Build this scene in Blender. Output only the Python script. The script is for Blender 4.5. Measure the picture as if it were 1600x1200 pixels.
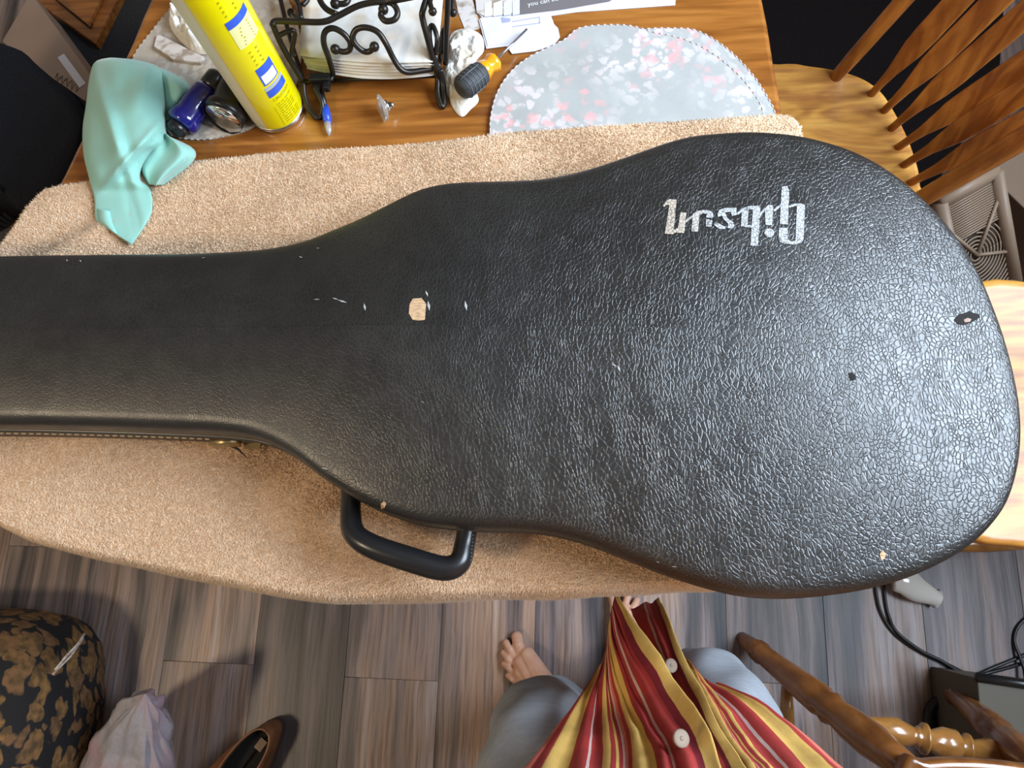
import bpy, bmesh, math, random
import numpy as np
from mathutils import Vector, Matrix, noise
from mathutils.bvhtree import BVHTree
from mathutils.geometry import tessellate_polygon
random.seed(7); RNG = np.random.default_rng(7)
for o in list(bpy.data.objects): bpy.data.objects.remove(o)
SC = bpy.context.scene; COL = SC.collection

# ------------------------------------------------ camera
FPX, CZ, NX, NY = 1130.0, 1.54, 870.0, 890.0
UP = np.array([-(NX-800), NY-600, FPX]); UP /= np.linalg.norm(UP)
AX = np.array([1., 0, 0]); AX -= AX@UP*UP; AX /= np.linalg.norm(AX); AY = np.cross(UP, AX)
ROT = np.array([AX, AY, UP])                     # camera -> world
cd = bpy.data.cameras.new('camera'); cam = bpy.data.objects.new('camera', cd); COL.objects.link(cam)
cd.sensor_width = 36; cd.lens = FPX/1600*36; cd.clip_start = .02
m4 = Matrix.Identity(4)
for i in range(3):
    for j in range(3): m4[i][j] = ROT[i, j]
m4[2][3] = CZ
cam.matrix_world = m4; SC.camera = cam
SC.view_settings.view_transform = 'Standard'; SC.view_settings.look = 'None'
SC.view_settings.exposure = 0.1; SC.view_settings.gamma = 1; SC.view_settings.use_curve_mapping = False
CAMP = Vector((0, 0, CZ))

# ------------------------------------------------ world and lights
w = bpy.data.worlds.new('world'); SC.world = w; w.use_nodes = True
bg = w.node_tree.nodes['Background']; bg.inputs[0].default_value = (.62, .76, 1, 1); bg.inputs[1].default_value = 1.2
def area(name, loc, target, sx, sy, power, col, spread=180):
    l = bpy.data.lights.new(name, 'AREA'); l.shape = 'RECTANGLE'; l.size = sx; l.size_y = sy
    l.energy = power; l.color = col; l.spread = math.radians(spread)
    o = bpy.data.objects.new(name, l); COL.objects.link(o); o.location = loc
    o.rotation_euler = (Vector(target)-Vector(loc)).to_track_quat('-Z', 'Y').to_euler(); return o
WALLX = 1.38
area('window_daylight', (WALLX+.12, .40, 1.92), (.05, .25, 1.0), 1.35, 1.12, 104, (.72, .85, 1.0))
area('ceiling_lamp_light', (-1.75, -.75, 2.5), (-.6, 0, .5), .3, .3, 20, (1.0, .80, .55))

# ------------------------------------------------ helpers
def P(px, py, z):
    d = ROT@np.array([px-800., 600.-py, -FPX]); t = (z-CZ)/d[2]
    return Vector((d[0]*t, d[1]*t, z))
def ray(px, py): return Vector(ROT@np.array([px-800., 600.-py, -FPX])).normalized()
def link(o, parent=None):
    COL.objects.link(o)
    if parent is not None:
        o.parent = parent; o.matrix_parent_inverse = Matrix.Translation(-Vector(parent['base']))
    return o
def tag(o, label, cat, group=None, kind=None):
    o['label'] = label; o['category'] = cat
    if group: o['group'] = group
    if kind: o['kind'] = kind
    return o
def thing(name, label, cat, loc=(0, 0, 0), group=None):
    o = bpy.data.objects.new(name, None); COL.objects.link(o); o.location = loc; o.empty_display_size = .02
    o['base'] = list(loc); return tag(o, label, cat, group)
def mesh(name, V, Fc, mat, parent=None, smooth=True, label=None):
    me = bpy.data.meshes.new(name); me.from_pydata([tuple(v) for v in V], [], [tuple(f) for f in Fc]); me.update()
    if smooth: me.polygons.foreach_set('use_smooth', [True]*len(me.polygons))
    if mat: me.materials.append(mat)
    o = bpy.data.objects.new(name, me); link(o, parent)
    if label: o['label'] = label
    return o
def fixn(o):
    bm = bmesh.new(); bm.from_mesh(o.data); bmesh.ops.recalc_face_normals(bm, faces=bm.faces); bm.to_mesh(o.data); bm.free(); return o
def struct(o): o['kind'] = 'structure'; return o
def catmull(pts, n=6, closed=False):
    pts = [Vector(p) for p in pts]; out = []; N = len(pts)
    for i in range(N if closed else N-1):
        g = lambda k: pts[k % N] if closed else pts[max(0, min(N-1, k))]
        a, b, c, d = g(i-1), g(i), g(i+1), g(i+2)
        for k in range(n):
            t = k/n; out.append(.5*((2*b)+(c-a)*t+(2*a-5*b+4*c-d)*t*t+(3*b-a-3*c+d)*t**3))
    if not closed: out.append(pts[-1].copy())
    return out
def lerp_list(vals, ts, t):
    return float(np.interp(t, ts, vals))
class MB:
    def __init__(s): s.V = []; s.F = []
    def add(s, V, F):
        b = len(s.V); s.V += [tuple(v) for v in V]; s.F += [tuple(i+b for i in f) for f in F]; return s
    def tube(s, pts, r, n=10, cap=True, flat=1.0, side=None):
        pts = [Vector(p) for p in pts]; N = len(pts)
        rs = r if isinstance(r, (list, tuple)) else [r]*N
        V = []; F = []; prev = None
        for i, p in enumerate(pts):
            t = (pts[min(i+1, N-1)]-pts[max(i-1, 0)])
            if t.length < 1e-9: t = Vector((0, 0, 1))
            t.normalize()
            if prev is None:
                a = Vector(side) if side is not None else (Vector((0, 0, 1)) if abs(t.z) < .9 else Vector((1, 0, 0)))
            else: a = prev
            u = (a-t*a.dot(t))
            if u.length < 1e-6: u = t.orthogonal()
            u.normalize(); prev = u; v = t.cross(u)
            rr = rs[i]; fx, fy = (rr if isinstance(rr, (tuple, list)) else (rr, rr*flat))
            for k in range(n):
                a2 = 2*math.pi*k/n; V.append(p+u*math.cos(a2)*fx+v*math.sin(a2)*fy)
        for i in range(N-1):
            for k in range(n): F.append((i*n+k, i*n+(k+1) % n, (i+1)*n+(k+1) % n, (i+1)*n+k))
        if cap: F.append(tuple(range(n))[::-1]); F.append(tuple((N-1)*n+k for k in range(n)))
        return s.add(V, F)
    def box(s, c, sz, R=None, bev=0):
        c = Vector(c); h = [x/2 for x in sz]; V = []
        for z in (-1, 1):
            for x, y in ((-1, -1), (1, -1), (1, 1), (-1, 1)):
                v = Vector((x*h[0], y*h[1], z*h[2])); V.append(c+(R@v if R else v))
        return s.add(V, [(3, 2, 1, 0), (4, 5, 6, 7), (0, 1, 5, 4), (1, 2, 6, 5), (2, 3, 7, 6), (3, 0, 4, 7)])
    def prism(s, pts, z0, z1):
        n = len(pts); V = [(p[0], p[1], z0) for p in pts]+[(p[0], p[1], z1) for p in pts]
        F = [(i, (i+1) % n, n+(i+1) % n, n+i) for i in range(n)]
        F += [tuple(range(n))[::-1], tuple(range(n, 2*n))]
        return s.add(V, F)
    def ball(s, c, r, n=10, sc=(1, 1, 1), R=None):
        c = Vector(c); V = [];F = []; m = n
        for i in range(m+1):
            th = math.pi*i/m
            for k in range(n):
                ph = 2*math.pi*k/n; v = Vector((math.sin(th)*math.cos(ph)*r*sc[0], math.sin(th)*math.sin(ph)*r*sc[1], math.cos(th)*r*sc[2]))
                V.append(c+(R@v if R else v))
        for i in range(m):
            for k in range(n): F.append((i*n+k, (i+1)*n+k, (i+1)*n+(k+1) % n, i*n+(k+1) % n))
        return s.add(V, F)
    def build(s, name, mat, parent=None, smooth=True, label=None, bevel=0):
        o = mesh(name, s.V, s.F, mat, parent, smooth, label); fixn(o)
        if bevel:
            b = o.modifiers.new('bevel', 'BEVEL'); b.width = bevel; b.segments = 2; b.limit_method = 'ANGLE'
            for p in o.data.polygons: p.use_smooth = False
        return o
def grid(rows, name, mat, parent=None, closed_u=False, label=None, thick=0):
    n = len(rows[0]); V = [v for r in rows for v in r]; F = []
    for i in range(len(rows)-1):
        for k in range(n if closed_u else n-1):
            F.append((i*n+k, i*n+(k+1) % n, (i+1)*n+(k+1) % n, (i+1)*n+k))
    o = mesh(name, V, F, mat, parent, True, label)
    if thick:
        s = o.modifiers.new('solid', 'SOLIDIFY'); s.thickness = thick; s.offset = -1
    return o
def nz(x, y, z=0, s=1): return noise.noise(Vector((x*s, y*s, z*s)))
def resample(pts, n):
    pts = [Vector(p) for p in pts]; d = [0]
    for a, b in zip(pts, pts[1:]): d.append(d[-1]+(b-a).length)
    out = []; A = np.array([list(p) for p in pts])
    for t in np.linspace(0, d[-1], n): out.append(Vector([float(np.interp(t, d, A[:, k])) for k in range(A.shape[1])]))
    return out

# ------------------------------------------------ materials
def new_mat(name, col=(.5, .5, .5), rough=.5, metal=0, **kw):
    m = bpy.data.materials.new(name); m.use_nodes = True; b = m.node_tree.nodes['Principled BSDF']
    b.inputs['Base Color'].default_value = (*col, 1); b.inputs['Roughness'].default_value = rough; b.inputs['Metallic'].default_value = metal
    for k, v in kw.items(): b.inputs[k.replace('_', ' ')].default_value = v
    return m
class NT:
    def __init__(s, m): s.t = m.node_tree; s.b = s.t.nodes['Principled BSDF']; s.N = s.t.nodes; s.L = s.t.links
    def n(s, typ, ins={}, **props):
        x = s.N.new(typ)
        for k, v in props.items(): setattr(x, k, v)
        for k, v in ins.items():
            if hasattr(v, 'default_value') and hasattr(v, 'is_output'): s.L.new(v, x.inputs[k])
            else: x.inputs[k].default_value = v
        return x
    def coord(s, scale=(1, 1, 1), rot=(0, 0, 0), kind='Object'):
        tc = s.n('ShaderNodeTexCoord'); mp = s.n('ShaderNodeMapping', {'Vector': tc.outputs[kind], 'Scale': scale, 'Rotation': rot}); return mp.outputs[0]
    def noise(s, vec, sc, det=3, rough=.5, dist=0):
        return s.n('ShaderNodeTexNoise', {'Vector': vec, 'Scale': sc, 'Detail': det, 'Roughness': rough, 'Distortion': dist}).outputs['Fac']
    def ramp(s, fac, stops, interp='LINEAR'):
        r = s.n('ShaderNodeValToRGB', {'Fac': fac}); r.color_ramp.interpolation = interp; e = r.color_ramp.elements
        while len(e) < len(stops): e.new(.5)
        for el, (p, c) in zip(e, stops): el.position = p; el.color = (*c, 1) if len(c) == 3 else c
        return r.outputs[0]
    def mix(s, fac, a, b, mode='MIX'):
        x = s.n('ShaderNodeMix', data_type='RGBA', blend_type=mode)
        for k, v in ((0, fac), (6, a), (7, b)):
            if hasattr(v, 'is_output'): s.L.new(v, x.inputs[k])
            else: x.inputs[k].default_value = v if k == 0 else (*v, 1)
        return x.outputs[2]
    def math(s, op, a, b=0.0):
        return s.n('ShaderNodeMath', {0: a, 1: b}, operation=op).outputs[0]
    def col(s, v): s.L.new(v, s.b.inputs['Base Color'])
    def bump(s, h, strength=.5, dist=.001, prev=None):
        ins = {'Height': h, 'Strength': strength, 'Distance': dist}
        if prev is not None: ins['Normal'] = prev
        x = s.n('ShaderNodeBump', ins); s.L.new(x.outputs[0], s.b.inputs['Normal']); return x.outputs[0]
def wood(name, c1, c2, c3, rough=.35, scale=(3, 45, 45), coat=.3, rot=(0, 0, 0)):
    m = new_mat(name, c1, rough); t = NT(m); m.node_tree.nodes['Principled BSDF'].inputs['Coat Weight'].default_value = coat
    t.b.inputs['Coat Roughness'].default_value = .15
    v = t.coord(scale, rot); a = t.noise(v, 1.0, 5, .6, .6); b = t.noise(v, 3.3, 3, .6); c = t.noise(t.coord((scale[0]*.4, scale[1]*.12, scale[2]*.12), rot), 1.2, 3, .5, 1.5)
    rings = t.n('ShaderNodeMath', {0: t.math('MULTIPLY', c, 38.0)}, operation='SINE').outputs[0]
    f = t.math('ADD', t.math('MULTIPLY', a, .75), t.math('MULTIPLY', rings, .10))
    col = t.ramp(f, [(.22, c3), (.42, c2), (.62, c1)])
    fine = t.ramp(b, [(.35, (.72, .66, .6)), (.55, (1, 1, 1))]); t.col(t.mix(.6, col, fine, 'MULTIPLY'))
    t.bump(b, .12, .0006); return m
M = {}
M['oak_seat'] = wood('oak_seat', (.80, .42, .09), (.66, .31, .055), (.42, .16, .03), .38, (4, 40, 40), .15)
M['oak_spindle'] = wood('oak_spindle', (.68, .31, .07), (.54, .21, .04), (.32, .10, .018), .34, (26, 26, 3), .35)
M['oak_table'] = wood('oak_table', (.46, .19, .04), (.34, .125, .022), (.21, .07, .012), .26, (3.2, 48, 48), .55)
M['oak_cabinet'] = wood('oak_cabinet', (.42, .17, .04), (.33, .12, .025), (.2, .065, .012), .4)
M['turned'] = wood('turned_leg_wood', (.40, .165, .045), (.30, .11, .026), (.17, .055, .012), .28, (10, 10, 10), .5)
M['turned_light'] = wood('turned_stretcher_wood', (.55, .29, .08), (.45, .21, .05), (.3, .12, .03), .25, (10, 20, 20), .5)
def leather():
    m = new_mat('black_grained_vinyl', (.012, .012, .012), .36); t = NT(m); t.b.inputs['Specular IOR Level'].default_value = .9
    base = t.coord((1, .72, 1)); warp = t.n('ShaderNodeTexNoise', {'Vector': base, 'Scale': 26.0, 'Detail': 2.0})
    wv = t.n('ShaderNodeVectorMath', {0: warp.outputs['Color'], 'Scale': .02}, operation='SCALE').outputs[0]
    v = t.n('ShaderNodeVectorMath', {0: base, 1: wv}, operation='ADD').outputs[0]
    e = t.n('ShaderNodeTexVoronoi', {'Vector': v, 'Scale': 270.0, 'Randomness': 1.0}, feature='DISTANCE_TO_EDGE').outputs['Distance']
    e2 = t.n('ShaderNodeTexVoronoi', {'Vector': v, 'Scale': 560.0, 'Randomness': 1.0}, feature='DISTANCE_TO_EDGE').outputs['Distance']
    h = t.ramp(e, [(0, (0, 0, 0)), (.16, (1, 1, 1))]); h2 = t.ramp(e2, [(0, (0, 0, 0)), (.2, (1, 1, 1))])
    # grain fades to a finer, smoother grain towards the neck of the case
    sx = t.n('ShaderNodeSeparateXYZ', {'Vector': t.coord()}).outputs[0]
    area_ = t.n('ShaderNodeMapRange', {'Value': sx, 'From Min': -.28, 'From Max': .05, 'To Min': .25, 'To Max': 1.0}).outputs[0]
    n = t.noise(t.coord(), 1500, 2); big = t.noise(t.coord(), 9, 3)
    b1 = t.bump(n, .4, .00006)
    b2 = t.bump(h2, .3, .00012, b1)
    x = t.n('ShaderNodeBump', {'Height': h, 'Strength': t.math('MULTIPLY', area_, .75), 'Distance': .00034, 'Normal': b2}); t.L.new(x.outputs[0], t.b.inputs['Normal'])
    t.col(t.mix(1.0, t.ramp(big, [(.35, (.006, .006, .006)), (.7, (.011, .011, .010))]), t.ramp(e, [(0, (1.8, 1.8, 1.9)), (.1, (1, 1, 1))]), 'MULTIPLY'))
    r = t.n('ShaderNodeMapRange', {'Value': t.noise(t.coord(), 40, 4), 'From Min': .3, 'From Max': .7, 'To Min': .36, 'To Max': .45}).outputs[0]
    t.L.new(r, t.b.inputs['Roughness']); return m
M['leather'] = leather()
M['edge'] = new_mat('black_edge_trim', (.012, .012, .012), .45)
M['valance'] = new_mat('brown_black_case_side', (.035, .026, .02), .5)
M['piping'] = new_mat('dark_piping', (.05, .045, .04), .3)
M['stitch'] = new_mat('tan_thread', (.5, .38, .24), .7)
M['brass'] = new_mat('worn_brass', (.45, .33, .17), .35, .9)
M['dark'] = new_mat('dark_void', (.008, .006, .005), .9)
M['chip'] = new_mat('bare_tan_wood', (.55, .36, .2), .8); t = NT(M['chip']); t.col(t.ramp(t.noise(t.coord((1, 5, 1)), 180, 4), [(.3, (.35, .2, .1)), (.6, (.66, .45, .27))]))
M['scuff'] = new_mat('pale_scuff', (.42, .42, .43), .6)
def ink():
    m = new_mat('silver_print', (.62, .62, .62), .5); t = NT(m)
    e = t.n('ShaderNodeTexVoronoi', {'Vector': t.coord((1, .72, 1)), 'Scale': 330.0}, feature='DISTANCE_TO_EDGE').outputs['Distance']
    sx = t.n('ShaderNodeSeparateXYZ', {'Vector': t.coord()}).outputs[0]
    warm = t.n('ShaderNodeMapRange', {'Value': sx, 'From Min': .125, 'From Max': .16, 'To Min': 0., 'To Max': 1.}).outputs[0]
    c = t.mix(warm, (.52, .44, .35), (.47, .49, .51))
    t.col(t.mix(t.ramp(e, [(0.02, (0, 0, 0)), (.09, (1, 1, 1))]), (.12, .12, .12), c)); t.bump(e, .6, .0006); return m
M['ink'] = ink()
def cloth(name, c1, c2, rough=.9, sc=900, bump=.4, dist=.0006, stretch=(1, 1, 1)):
    m = new_mat(name, c1, rough); t = NT(m); t.b.inputs['Sheen Weight'].default_value = .25
    n = t.noise(t.coord(stretch), sc, 2); g = t.noise(t.coord(), 6, 3); t.col(t.mix(t.ramp(n, [(.35, (0, 0, 0)), (.65, (1, 1, 1))]), c2, c1)); t.bump(n, bump, dist); return m
M['towel'] = cloth('peach_terry', (.72, .50, .33), (.56, .36, .21), .95, 320, .8, .0025)
M['pile'] = cloth('peach_terry_pile', (.86, .66, .47), (.74, .52, .33), .95, 120, 0, .001)
def mint():
    m = new_mat('mint_microfibre', (.28, .55, .47), .9); t = NT(m); t.b.inputs['Sheen Weight'].default_value = .4
    wv = t.n('ShaderNodeTexWave', {'Vector': t.coord((1, 1, 1), (0, 0, .7)), 'Scale': 190.0, 'Distortion': .6}, bands_direction='X').outputs['Fac']
    t.col(t.mix(wv, (.26, .53, .45), (.29, .57, .49))); t.bump(wv, .18, .0005); return m
M['mint'] = mint()
def streak(name, c1, c2, st, sc=60):
    m = new_mat(name, c1, .9); t = NT(m); v = t.coord(st); n = t.noise(v, sc, 3, .6); f = t.noise(t.coord(), 700, 1)
    t.col(t.mix(n, c2, c1)); t.bump(f, .3, .0005); return m
M['trousers'] = streak('grey_blue_linen', (.38, .41, .45), (.25, .27, .30), (1, 6, 9), 22)
M['skin'] = new_mat('skin', (.58, .33, .23), .5); M['skin'].node_tree.nodes['Principled BSDF'].inputs['Subsurface Weight'].default_value = .12
M['skin'].node_tree.nodes['Principled BSDF'].inputs['Subsurface Radius'].default_value = (.01, .004, .002)
t = NT(M['skin']); t.col(t.ramp(t.noise(t.coord(), 35, 4), [(.3, (.52, .27, .18)), (.65, (.64, .38, .27))])); t.bump(t.noise(t.coord(), 300, 3), .15, .0006)
M['nail'] = new_mat('toenail', (.72, .48, .40), .3)
M['hair'] = new_mat('brown_hair', (.06, .035, .02), .6)
M['button'] = new_mat('pale_button', (.26, .19, .135), .6)
M['iron'] = new_mat('dark_bronze_wire', (.028, .022, .018), .32, .5)
M['iron_edge'] = M['iron']
def quilted():
    m = new_mat('white_napkin_paper', (.78, .76, .72), .9); t = NT(m)
    v = t.n('ShaderNodeTexVoronoi', {'Vector': t.coord(), 'Scale': 75.0}, feature='F1').outputs['Distance']; n = t.noise(t.coord((1, 1, 3)), 25, 3)
    t.col(t.ramp(n, [(.3, (.66, .56, .44)), (.5, (.80, .78, .74))])); t.bump(v, .35, .002); return m
M['napkin'] = quilted()
M['tissue'] = new_mat('crumpled_tissue', (.80, .78, .72), .9); t = NT(M['tissue']); t.bump(t.noise(t.coord(), 60, 4, .6, 1.), .4, .003); t.col(t.ramp(t.noise(t.coord(), 28, 4), [(.35, (.58, .49, .36)), (.55, (.80, .78, .73))]))
M['paper'] = new_mat('white_paper', (.72, .73, .82), .8)
M['paper2'] = new_mat('warm_printed_paper', (.62, .56, .50), .8); t = NT(M['paper2']); t.col(t.ramp(t.noise(t.coord((1, 1.5, 1)), 60, 4), [(.35, (.35, .27, .2)), (.5, (.66, .6, .56))]))
M['band'] = new_mat('grey_print', (.17, .155, .16), .6)
M['white_ink'] = new_mat('white_ink', (.85, .85, .85), .6)
M['lilac_ink'] = new_mat('faint_blue_ink', (.38, .40, .58), .7)
def floral(name, bgc, pk, wh, seed):
    m = new_mat(name, bgc, .85); t = NT(m); b = t.coord(); 
    off = t.n('ShaderNodeVectorMath', {0: b, 1: (seed, seed*.7, 0)}, operation='ADD').outputs[0]
    d = t.noise(off, 55, 3); dv = t.n('ShaderNodeVectorMath', {0: off, 1: t.n('ShaderNodeVectorMath', {0: t.n('ShaderNodeTexNoise', {'Vector': off, 'Scale': 60.0}).outputs['Color'], 'Scale': .02}, operation='SCALE').outputs[0]}, operation='ADD').outputs[0]
    v1 = t.n('ShaderNodeTexVoronoi', {'Vector': dv, 'Scale': 85.0}, feature='F1'); v2 = t.n('ShaderNodeTexVoronoi', {'Vector': dv, 'Scale': 62.0}, feature='F1')
    mask = t.noise(off, 11, 2); mask2 = t.noise(t.n('ShaderNodeVectorMath', {0: off, 1: (3.1, 1.7, 0)}, operation='ADD').outputs[0], 12, 2)
    f1 = t.math('MULTIPLY', t.ramp(v1.outputs['Distance'], [(.38, (1, 1, 1)), (.56, (0, 0, 0))]), t.ramp(mask, [(.38, (0, 0, 0)), (.58, (1, 1, 1))]))
    f2 = t.math('MULTIPLY', t.ramp(v2.outputs['Distance'], [(.26, (1, 1, 1)), (.48, (0, 0, 0))]), t.ramp(mask2, [(.46, (0, 0, 0)), (.62, (1, 1, 1))]))
    c0 = t.mix(t.noise(off, 25, 3), tuple(x*.8 for x in bgc), tuple(min(1, x*1.15) for x in bgc))
    c1 = t.mix(t.math('MULTIPLY', f1, .75), c0, wh); c2 = t.mix(t.math('MULTIPLY', f2, .6), c1, pk)
    t.col(c2); t.bump(t.noise(b, 500, 2), .3, .0006); return m
M['mat_grey'] = floral('grey_floral_fabric', (.40, .41, .40), (.80, .36, .36), (.68, .62, .62), .3)
M['mat_beige'] = floral('beige_floral_fabric', (.44, .38, .31), (.45, .28, .22), (.60, .54, .47), 4.3)
M['hem'] = new_mat('pink_grey_hem', (.60, .50, .50), .8)
M['yellow'] = new_mat('yellow_can_paint', (.80, .68, .0), .28, 0, Coat_Weight=.4)
M['can_white'] = new_mat('pale_can_label', (.70, .68, .50), .3)
M['can_blue'] = new_mat('blue_can_print', (.03, .10, .55), .3)
M['can_cream'] = new_mat('pale_yellow_can_print', (.80, .76, .32), .3)
M['can_ink'] = new_mat('olive_small_print', (.36, .31, .0), .4)
M['steel'] = new_mat('steel', (.6, .6, .6), .25, 1)
M['black_plastic'] = new_mat('black_plastic', (.012, .012, .013), .3)
M['black_rubber'] = new_mat('grey_black_rubber', (.035, .04, .045), .6)
M['blue_plastic'] = new_mat('deep_blue_gloss', (.01, .012, .19), .15, 0, Coat_Weight=.6)
M['pen_blue'] = new_mat('blue_pen_plastic', (.02, .07, .5), .3)
M['clear'] = new_mat('clear_plastic', (.85, .88, .9), .1, 0, Transmission_Weight=.7)
M['orange'] = new_mat('translucent_orange_plastic', (.95, .36, .01), .2, 0, Coat_Weight=.4)
M['lens'] = new_mat('torch_reflector', (.75, .68, .62), .15, .9)
M['glass'] = new_mat('clear_glass', (.92, .93, .92), .05, 0, Transmission_Weight=.85)
M['cardboard'] = new_mat('pale_cardboard', (.36, .26, .20), .85); t = NT(M['cardboard']); t.col(t.ramp(t.noise(t.coord(), 4, 4), [(.3, (.30, .215, .165)), (.7, (.40, .29, .225))]))
M['black_cloth'] = cloth('black_cloth', (.014, .016, .022), (.007, .008, .011), .95, 700)
M['slate'] = cloth('slate_floor_shade', (.045, .048, .055), (.03, .032, .038), .95, 300)
M['dark_floor'] = cloth('black_floor_sheet', (.008, .005, .005), (.004, .003, .003), .95, 300)
for k_ in ('black_cloth', 'dark_floor', 'slate'): b_ = M[k_].node_tree.nodes['Principled BSDF']; b_.inputs['Sheen Weight'].default_value = 0; b_.inputs['Specular IOR Level'].default_value = .15
M['white_label'] = new_mat('white_label', (.72, .72, .78), .7)
M['fan'] = new_mat('beige_fan_plastic', (.29, .205, .14), .5)
M['fan_dark'] = new_mat('dark_fan_inside', (.05, .035, .024), .7)
M['carton'] = new_mat('tan_carton', (.22, .15, .10), .85)
M['white_gloss'] = new_mat('white_gloss_plastic', (.75, .72, .66), .12, 0, Coat_Weight=.6)
M['cable'] = new_mat('black_cable', (.01, .01, .012), .4)
M['greybox'] = new_mat('olive_grey_metal', (.10, .085, .06), .6)
M['shoe'] = new_mat('brown_leather', (.20, .085, .035), .4); t = NT(M['shoe']); t.col(t.ramp(t.noise(t.coord(), 30, 4), [(.3, (.14, .055, .022)), (.7, (.26, .11, .045))]))
M['shoe_in'] = new_mat('black_shoe_lining', (.012, .011, .011), .9)
M['sole'] = new_mat('dark_sole', (.05, .03, .02), .7)
def leafy():
    m = new_mat('black_and_gold_leaf_fabric', (.02, .02, .02), .85); t = NT(m); b = t.coord((1, 1, 1.6))
    dv = t.n('ShaderNodeVectorMath', {0: b, 1: t.n('ShaderNodeVectorMath', {0: t.n('ShaderNodeTexNoise', {'Vector': b, 'Scale': 22.0}).outputs['Color'], 'Scale': .07}, operation='SCALE').outputs[0]}, operation='ADD').outputs[0]
    v = t.n('ShaderNodeTexVoronoi', {'Vector': dv, 'Scale': 24.0}, feature='F1'); n = t.noise(b, 60, 3)
    f = t.ramp(v.outputs['Distance'], [(.50, (1, 1, 1)), (.58, (0, 0, 0))])
    sep = t.n('ShaderNodeSeparateColor', {'Color': v.outputs['Color']}).outputs[0]
    g = t.mix(sep, (.30, .165, .05), (.20, .10, .05)); g = t.mix(t.ramp(n, [(.35, (0, 0, 0)), (.6, (1, 1, 1))]), (.10, .06, .025), g)
    t.col(t.mix(f, (.012, .012, .014), g)); return m
M['leaf'] = leafy()
M['bag'] = new_mat('translucent_white_plastic', (.55, .53, .60), .3, 0, Transmission_Weight=.25, Alpha=.92); t = NT(M['bag'])
t.col(t.ramp(t.noise(t.coord(), 9, 3), [(.35, (.36, .37, .42)), (.52, (.56, .54, .60)), (.68, (.60, .42, .50))])); t.bump(t.noise(t.coord((1, 1, 1)), 18, 4, .6, 1.5), .5, .01)
def planks():
    m = new_mat('grey_brown_vinyl_plank', (.3, .26, .25), .42); t = NT(m); oi = t.n('ShaderNodeObjectInfo').outputs['Random']
    geo = t.n('ShaderNodeTexCoord').outputs['Object']; se = t.n('ShaderNodeSeparateXYZ', {'Vector': geo})
    x = se.outputs[0]; y = se.outputs[1]; seed = t.math('MULTIPLY', oi, 57.3)
    wx = t.math('ADD', x, t.math('MULTIPLY', t.noise(t.coord((1, 1, 1)), 5, 3), .018))
    strip = t.n('ShaderNodeTexNoise', {'Vector': t.n('ShaderNodeCombineXYZ', {0: t.math('MULTIPLY', wx, 15.), 1: t.math('MULTIPLY', y, .9), 2: seed}).outputs[0], 'Scale': 1.0, 'Detail': 2.0, 'Roughness': .6}).outputs['Fac']
    gr = t.n('ShaderNodeTexNoise', {'Vector': t.n('ShaderNodeCombineXYZ', {0: t.math('MULTIPLY', wx, 150.), 1: t.math('MULTIPLY', y, 5.), 2: seed}).outputs[0], 'Scale': 1.0, 'Detail': 4.0, 'Roughness': .65}).outputs['Fac']
    c = t.ramp(strip, [(.34, (.05, .05, .058)), (.43, (.15, .125, .12)), (.50, (.27, .225, .22)), (.57, (.36, .26, .20)), (.66, (.44, .38, .37))])
    tone = t.ramp(oi, [(0, (.38, .38, .43)), (.25, (.95, .86, .80)), (.5, (.60, .58, .61)), (.75, (.9, .86, .87)), (1, (1.12, 1.0, .9))])
    c = t.mix(1.0, c, tone, 'MULTIPLY'); gc = t.ramp(gr, [(.36, (.5, .48, .48)), (.5, (.95, .95, .95)), (.66, (1.25, 1.22, 1.2))])
    t.col(t.mix(.85, c, gc, 'MULTIPLY')); t.bump(gr, .3, .0012); return m
M['plank'] = planks()
M['under'] = new_mat('dark_underlay', (.03, .028, .026), .9)
M['wall'] = new_mat('warm_tan_paint', (.50, .42, .33), .85); t = NT(M['wall']); t.bump(t.noise(t.coord(), 120, 3), .15, .001)
M['ceiling'] = new_mat('ceiling_paint', (.36, .31, .26), .9)
M['trim'] = new_mat('white_trim', (.7, .68, .64), .5)

# ------------------------------------------------ room
X0, X1, Y0, Y1, H = -2.3, WALLX, -1.9, 2.4, 2.62
fl = thing('floor', '', ''); del fl['label']; del fl['category']; fl['kind'] = 'structure'
mesh('underlay', [(X0, Y0, -.02), (X1, Y0, -.02), (X1, Y1, -.02), (X0, Y1, -.02)], [(0, 1, 2, 3)], M['under'], fl, False)
th = math.radians(-2.0); PW = .191; ROTF = Matrix.Rotation(th, 3, 'Z')
pm = {}
x = -.424-10*PW; r = 0; PLEN = 1.22
def plank_mesh():
    b = MB(); w2, l2, bv = PW/2-.0002, PLEN/2-.0002, .0006
    V = [(-w2, -l2, -.012), (w2, -l2, -.012), (w2, l2, -.012), (-w2, l2, -.012), (-w2, -l2, -bv), (w2, -l2, -bv), (w2, l2, -bv), (-w2, l2, -bv), (-w2+bv, -l2+bv, 0), (w2-bv, -l2+bv, 0), (w2-bv, l2-bv, 0), (-w2+bv, l2-bv, 0)]
    b.add(V, [(0, 1, 5, 4), (1, 2, 6, 5), (2, 3, 7, 6), (3, 0, 4, 7), (4, 5, 9, 8), (5, 6, 10, 9), (6, 7, 11, 10), (7, 4, 8, 11), (8, 9, 10, 11)])
    me = bpy.data.meshes.new('plank'); me.from_pydata(b.V, [], b.F); me.materials.append(M['plank']); return me
PM = plank_mesh()
ends = {-3: -.44, -2: -.21, -1: .1, 0: -.225, 1: .3, 2: -.5, 3: .1, 4: -.2}
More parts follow.
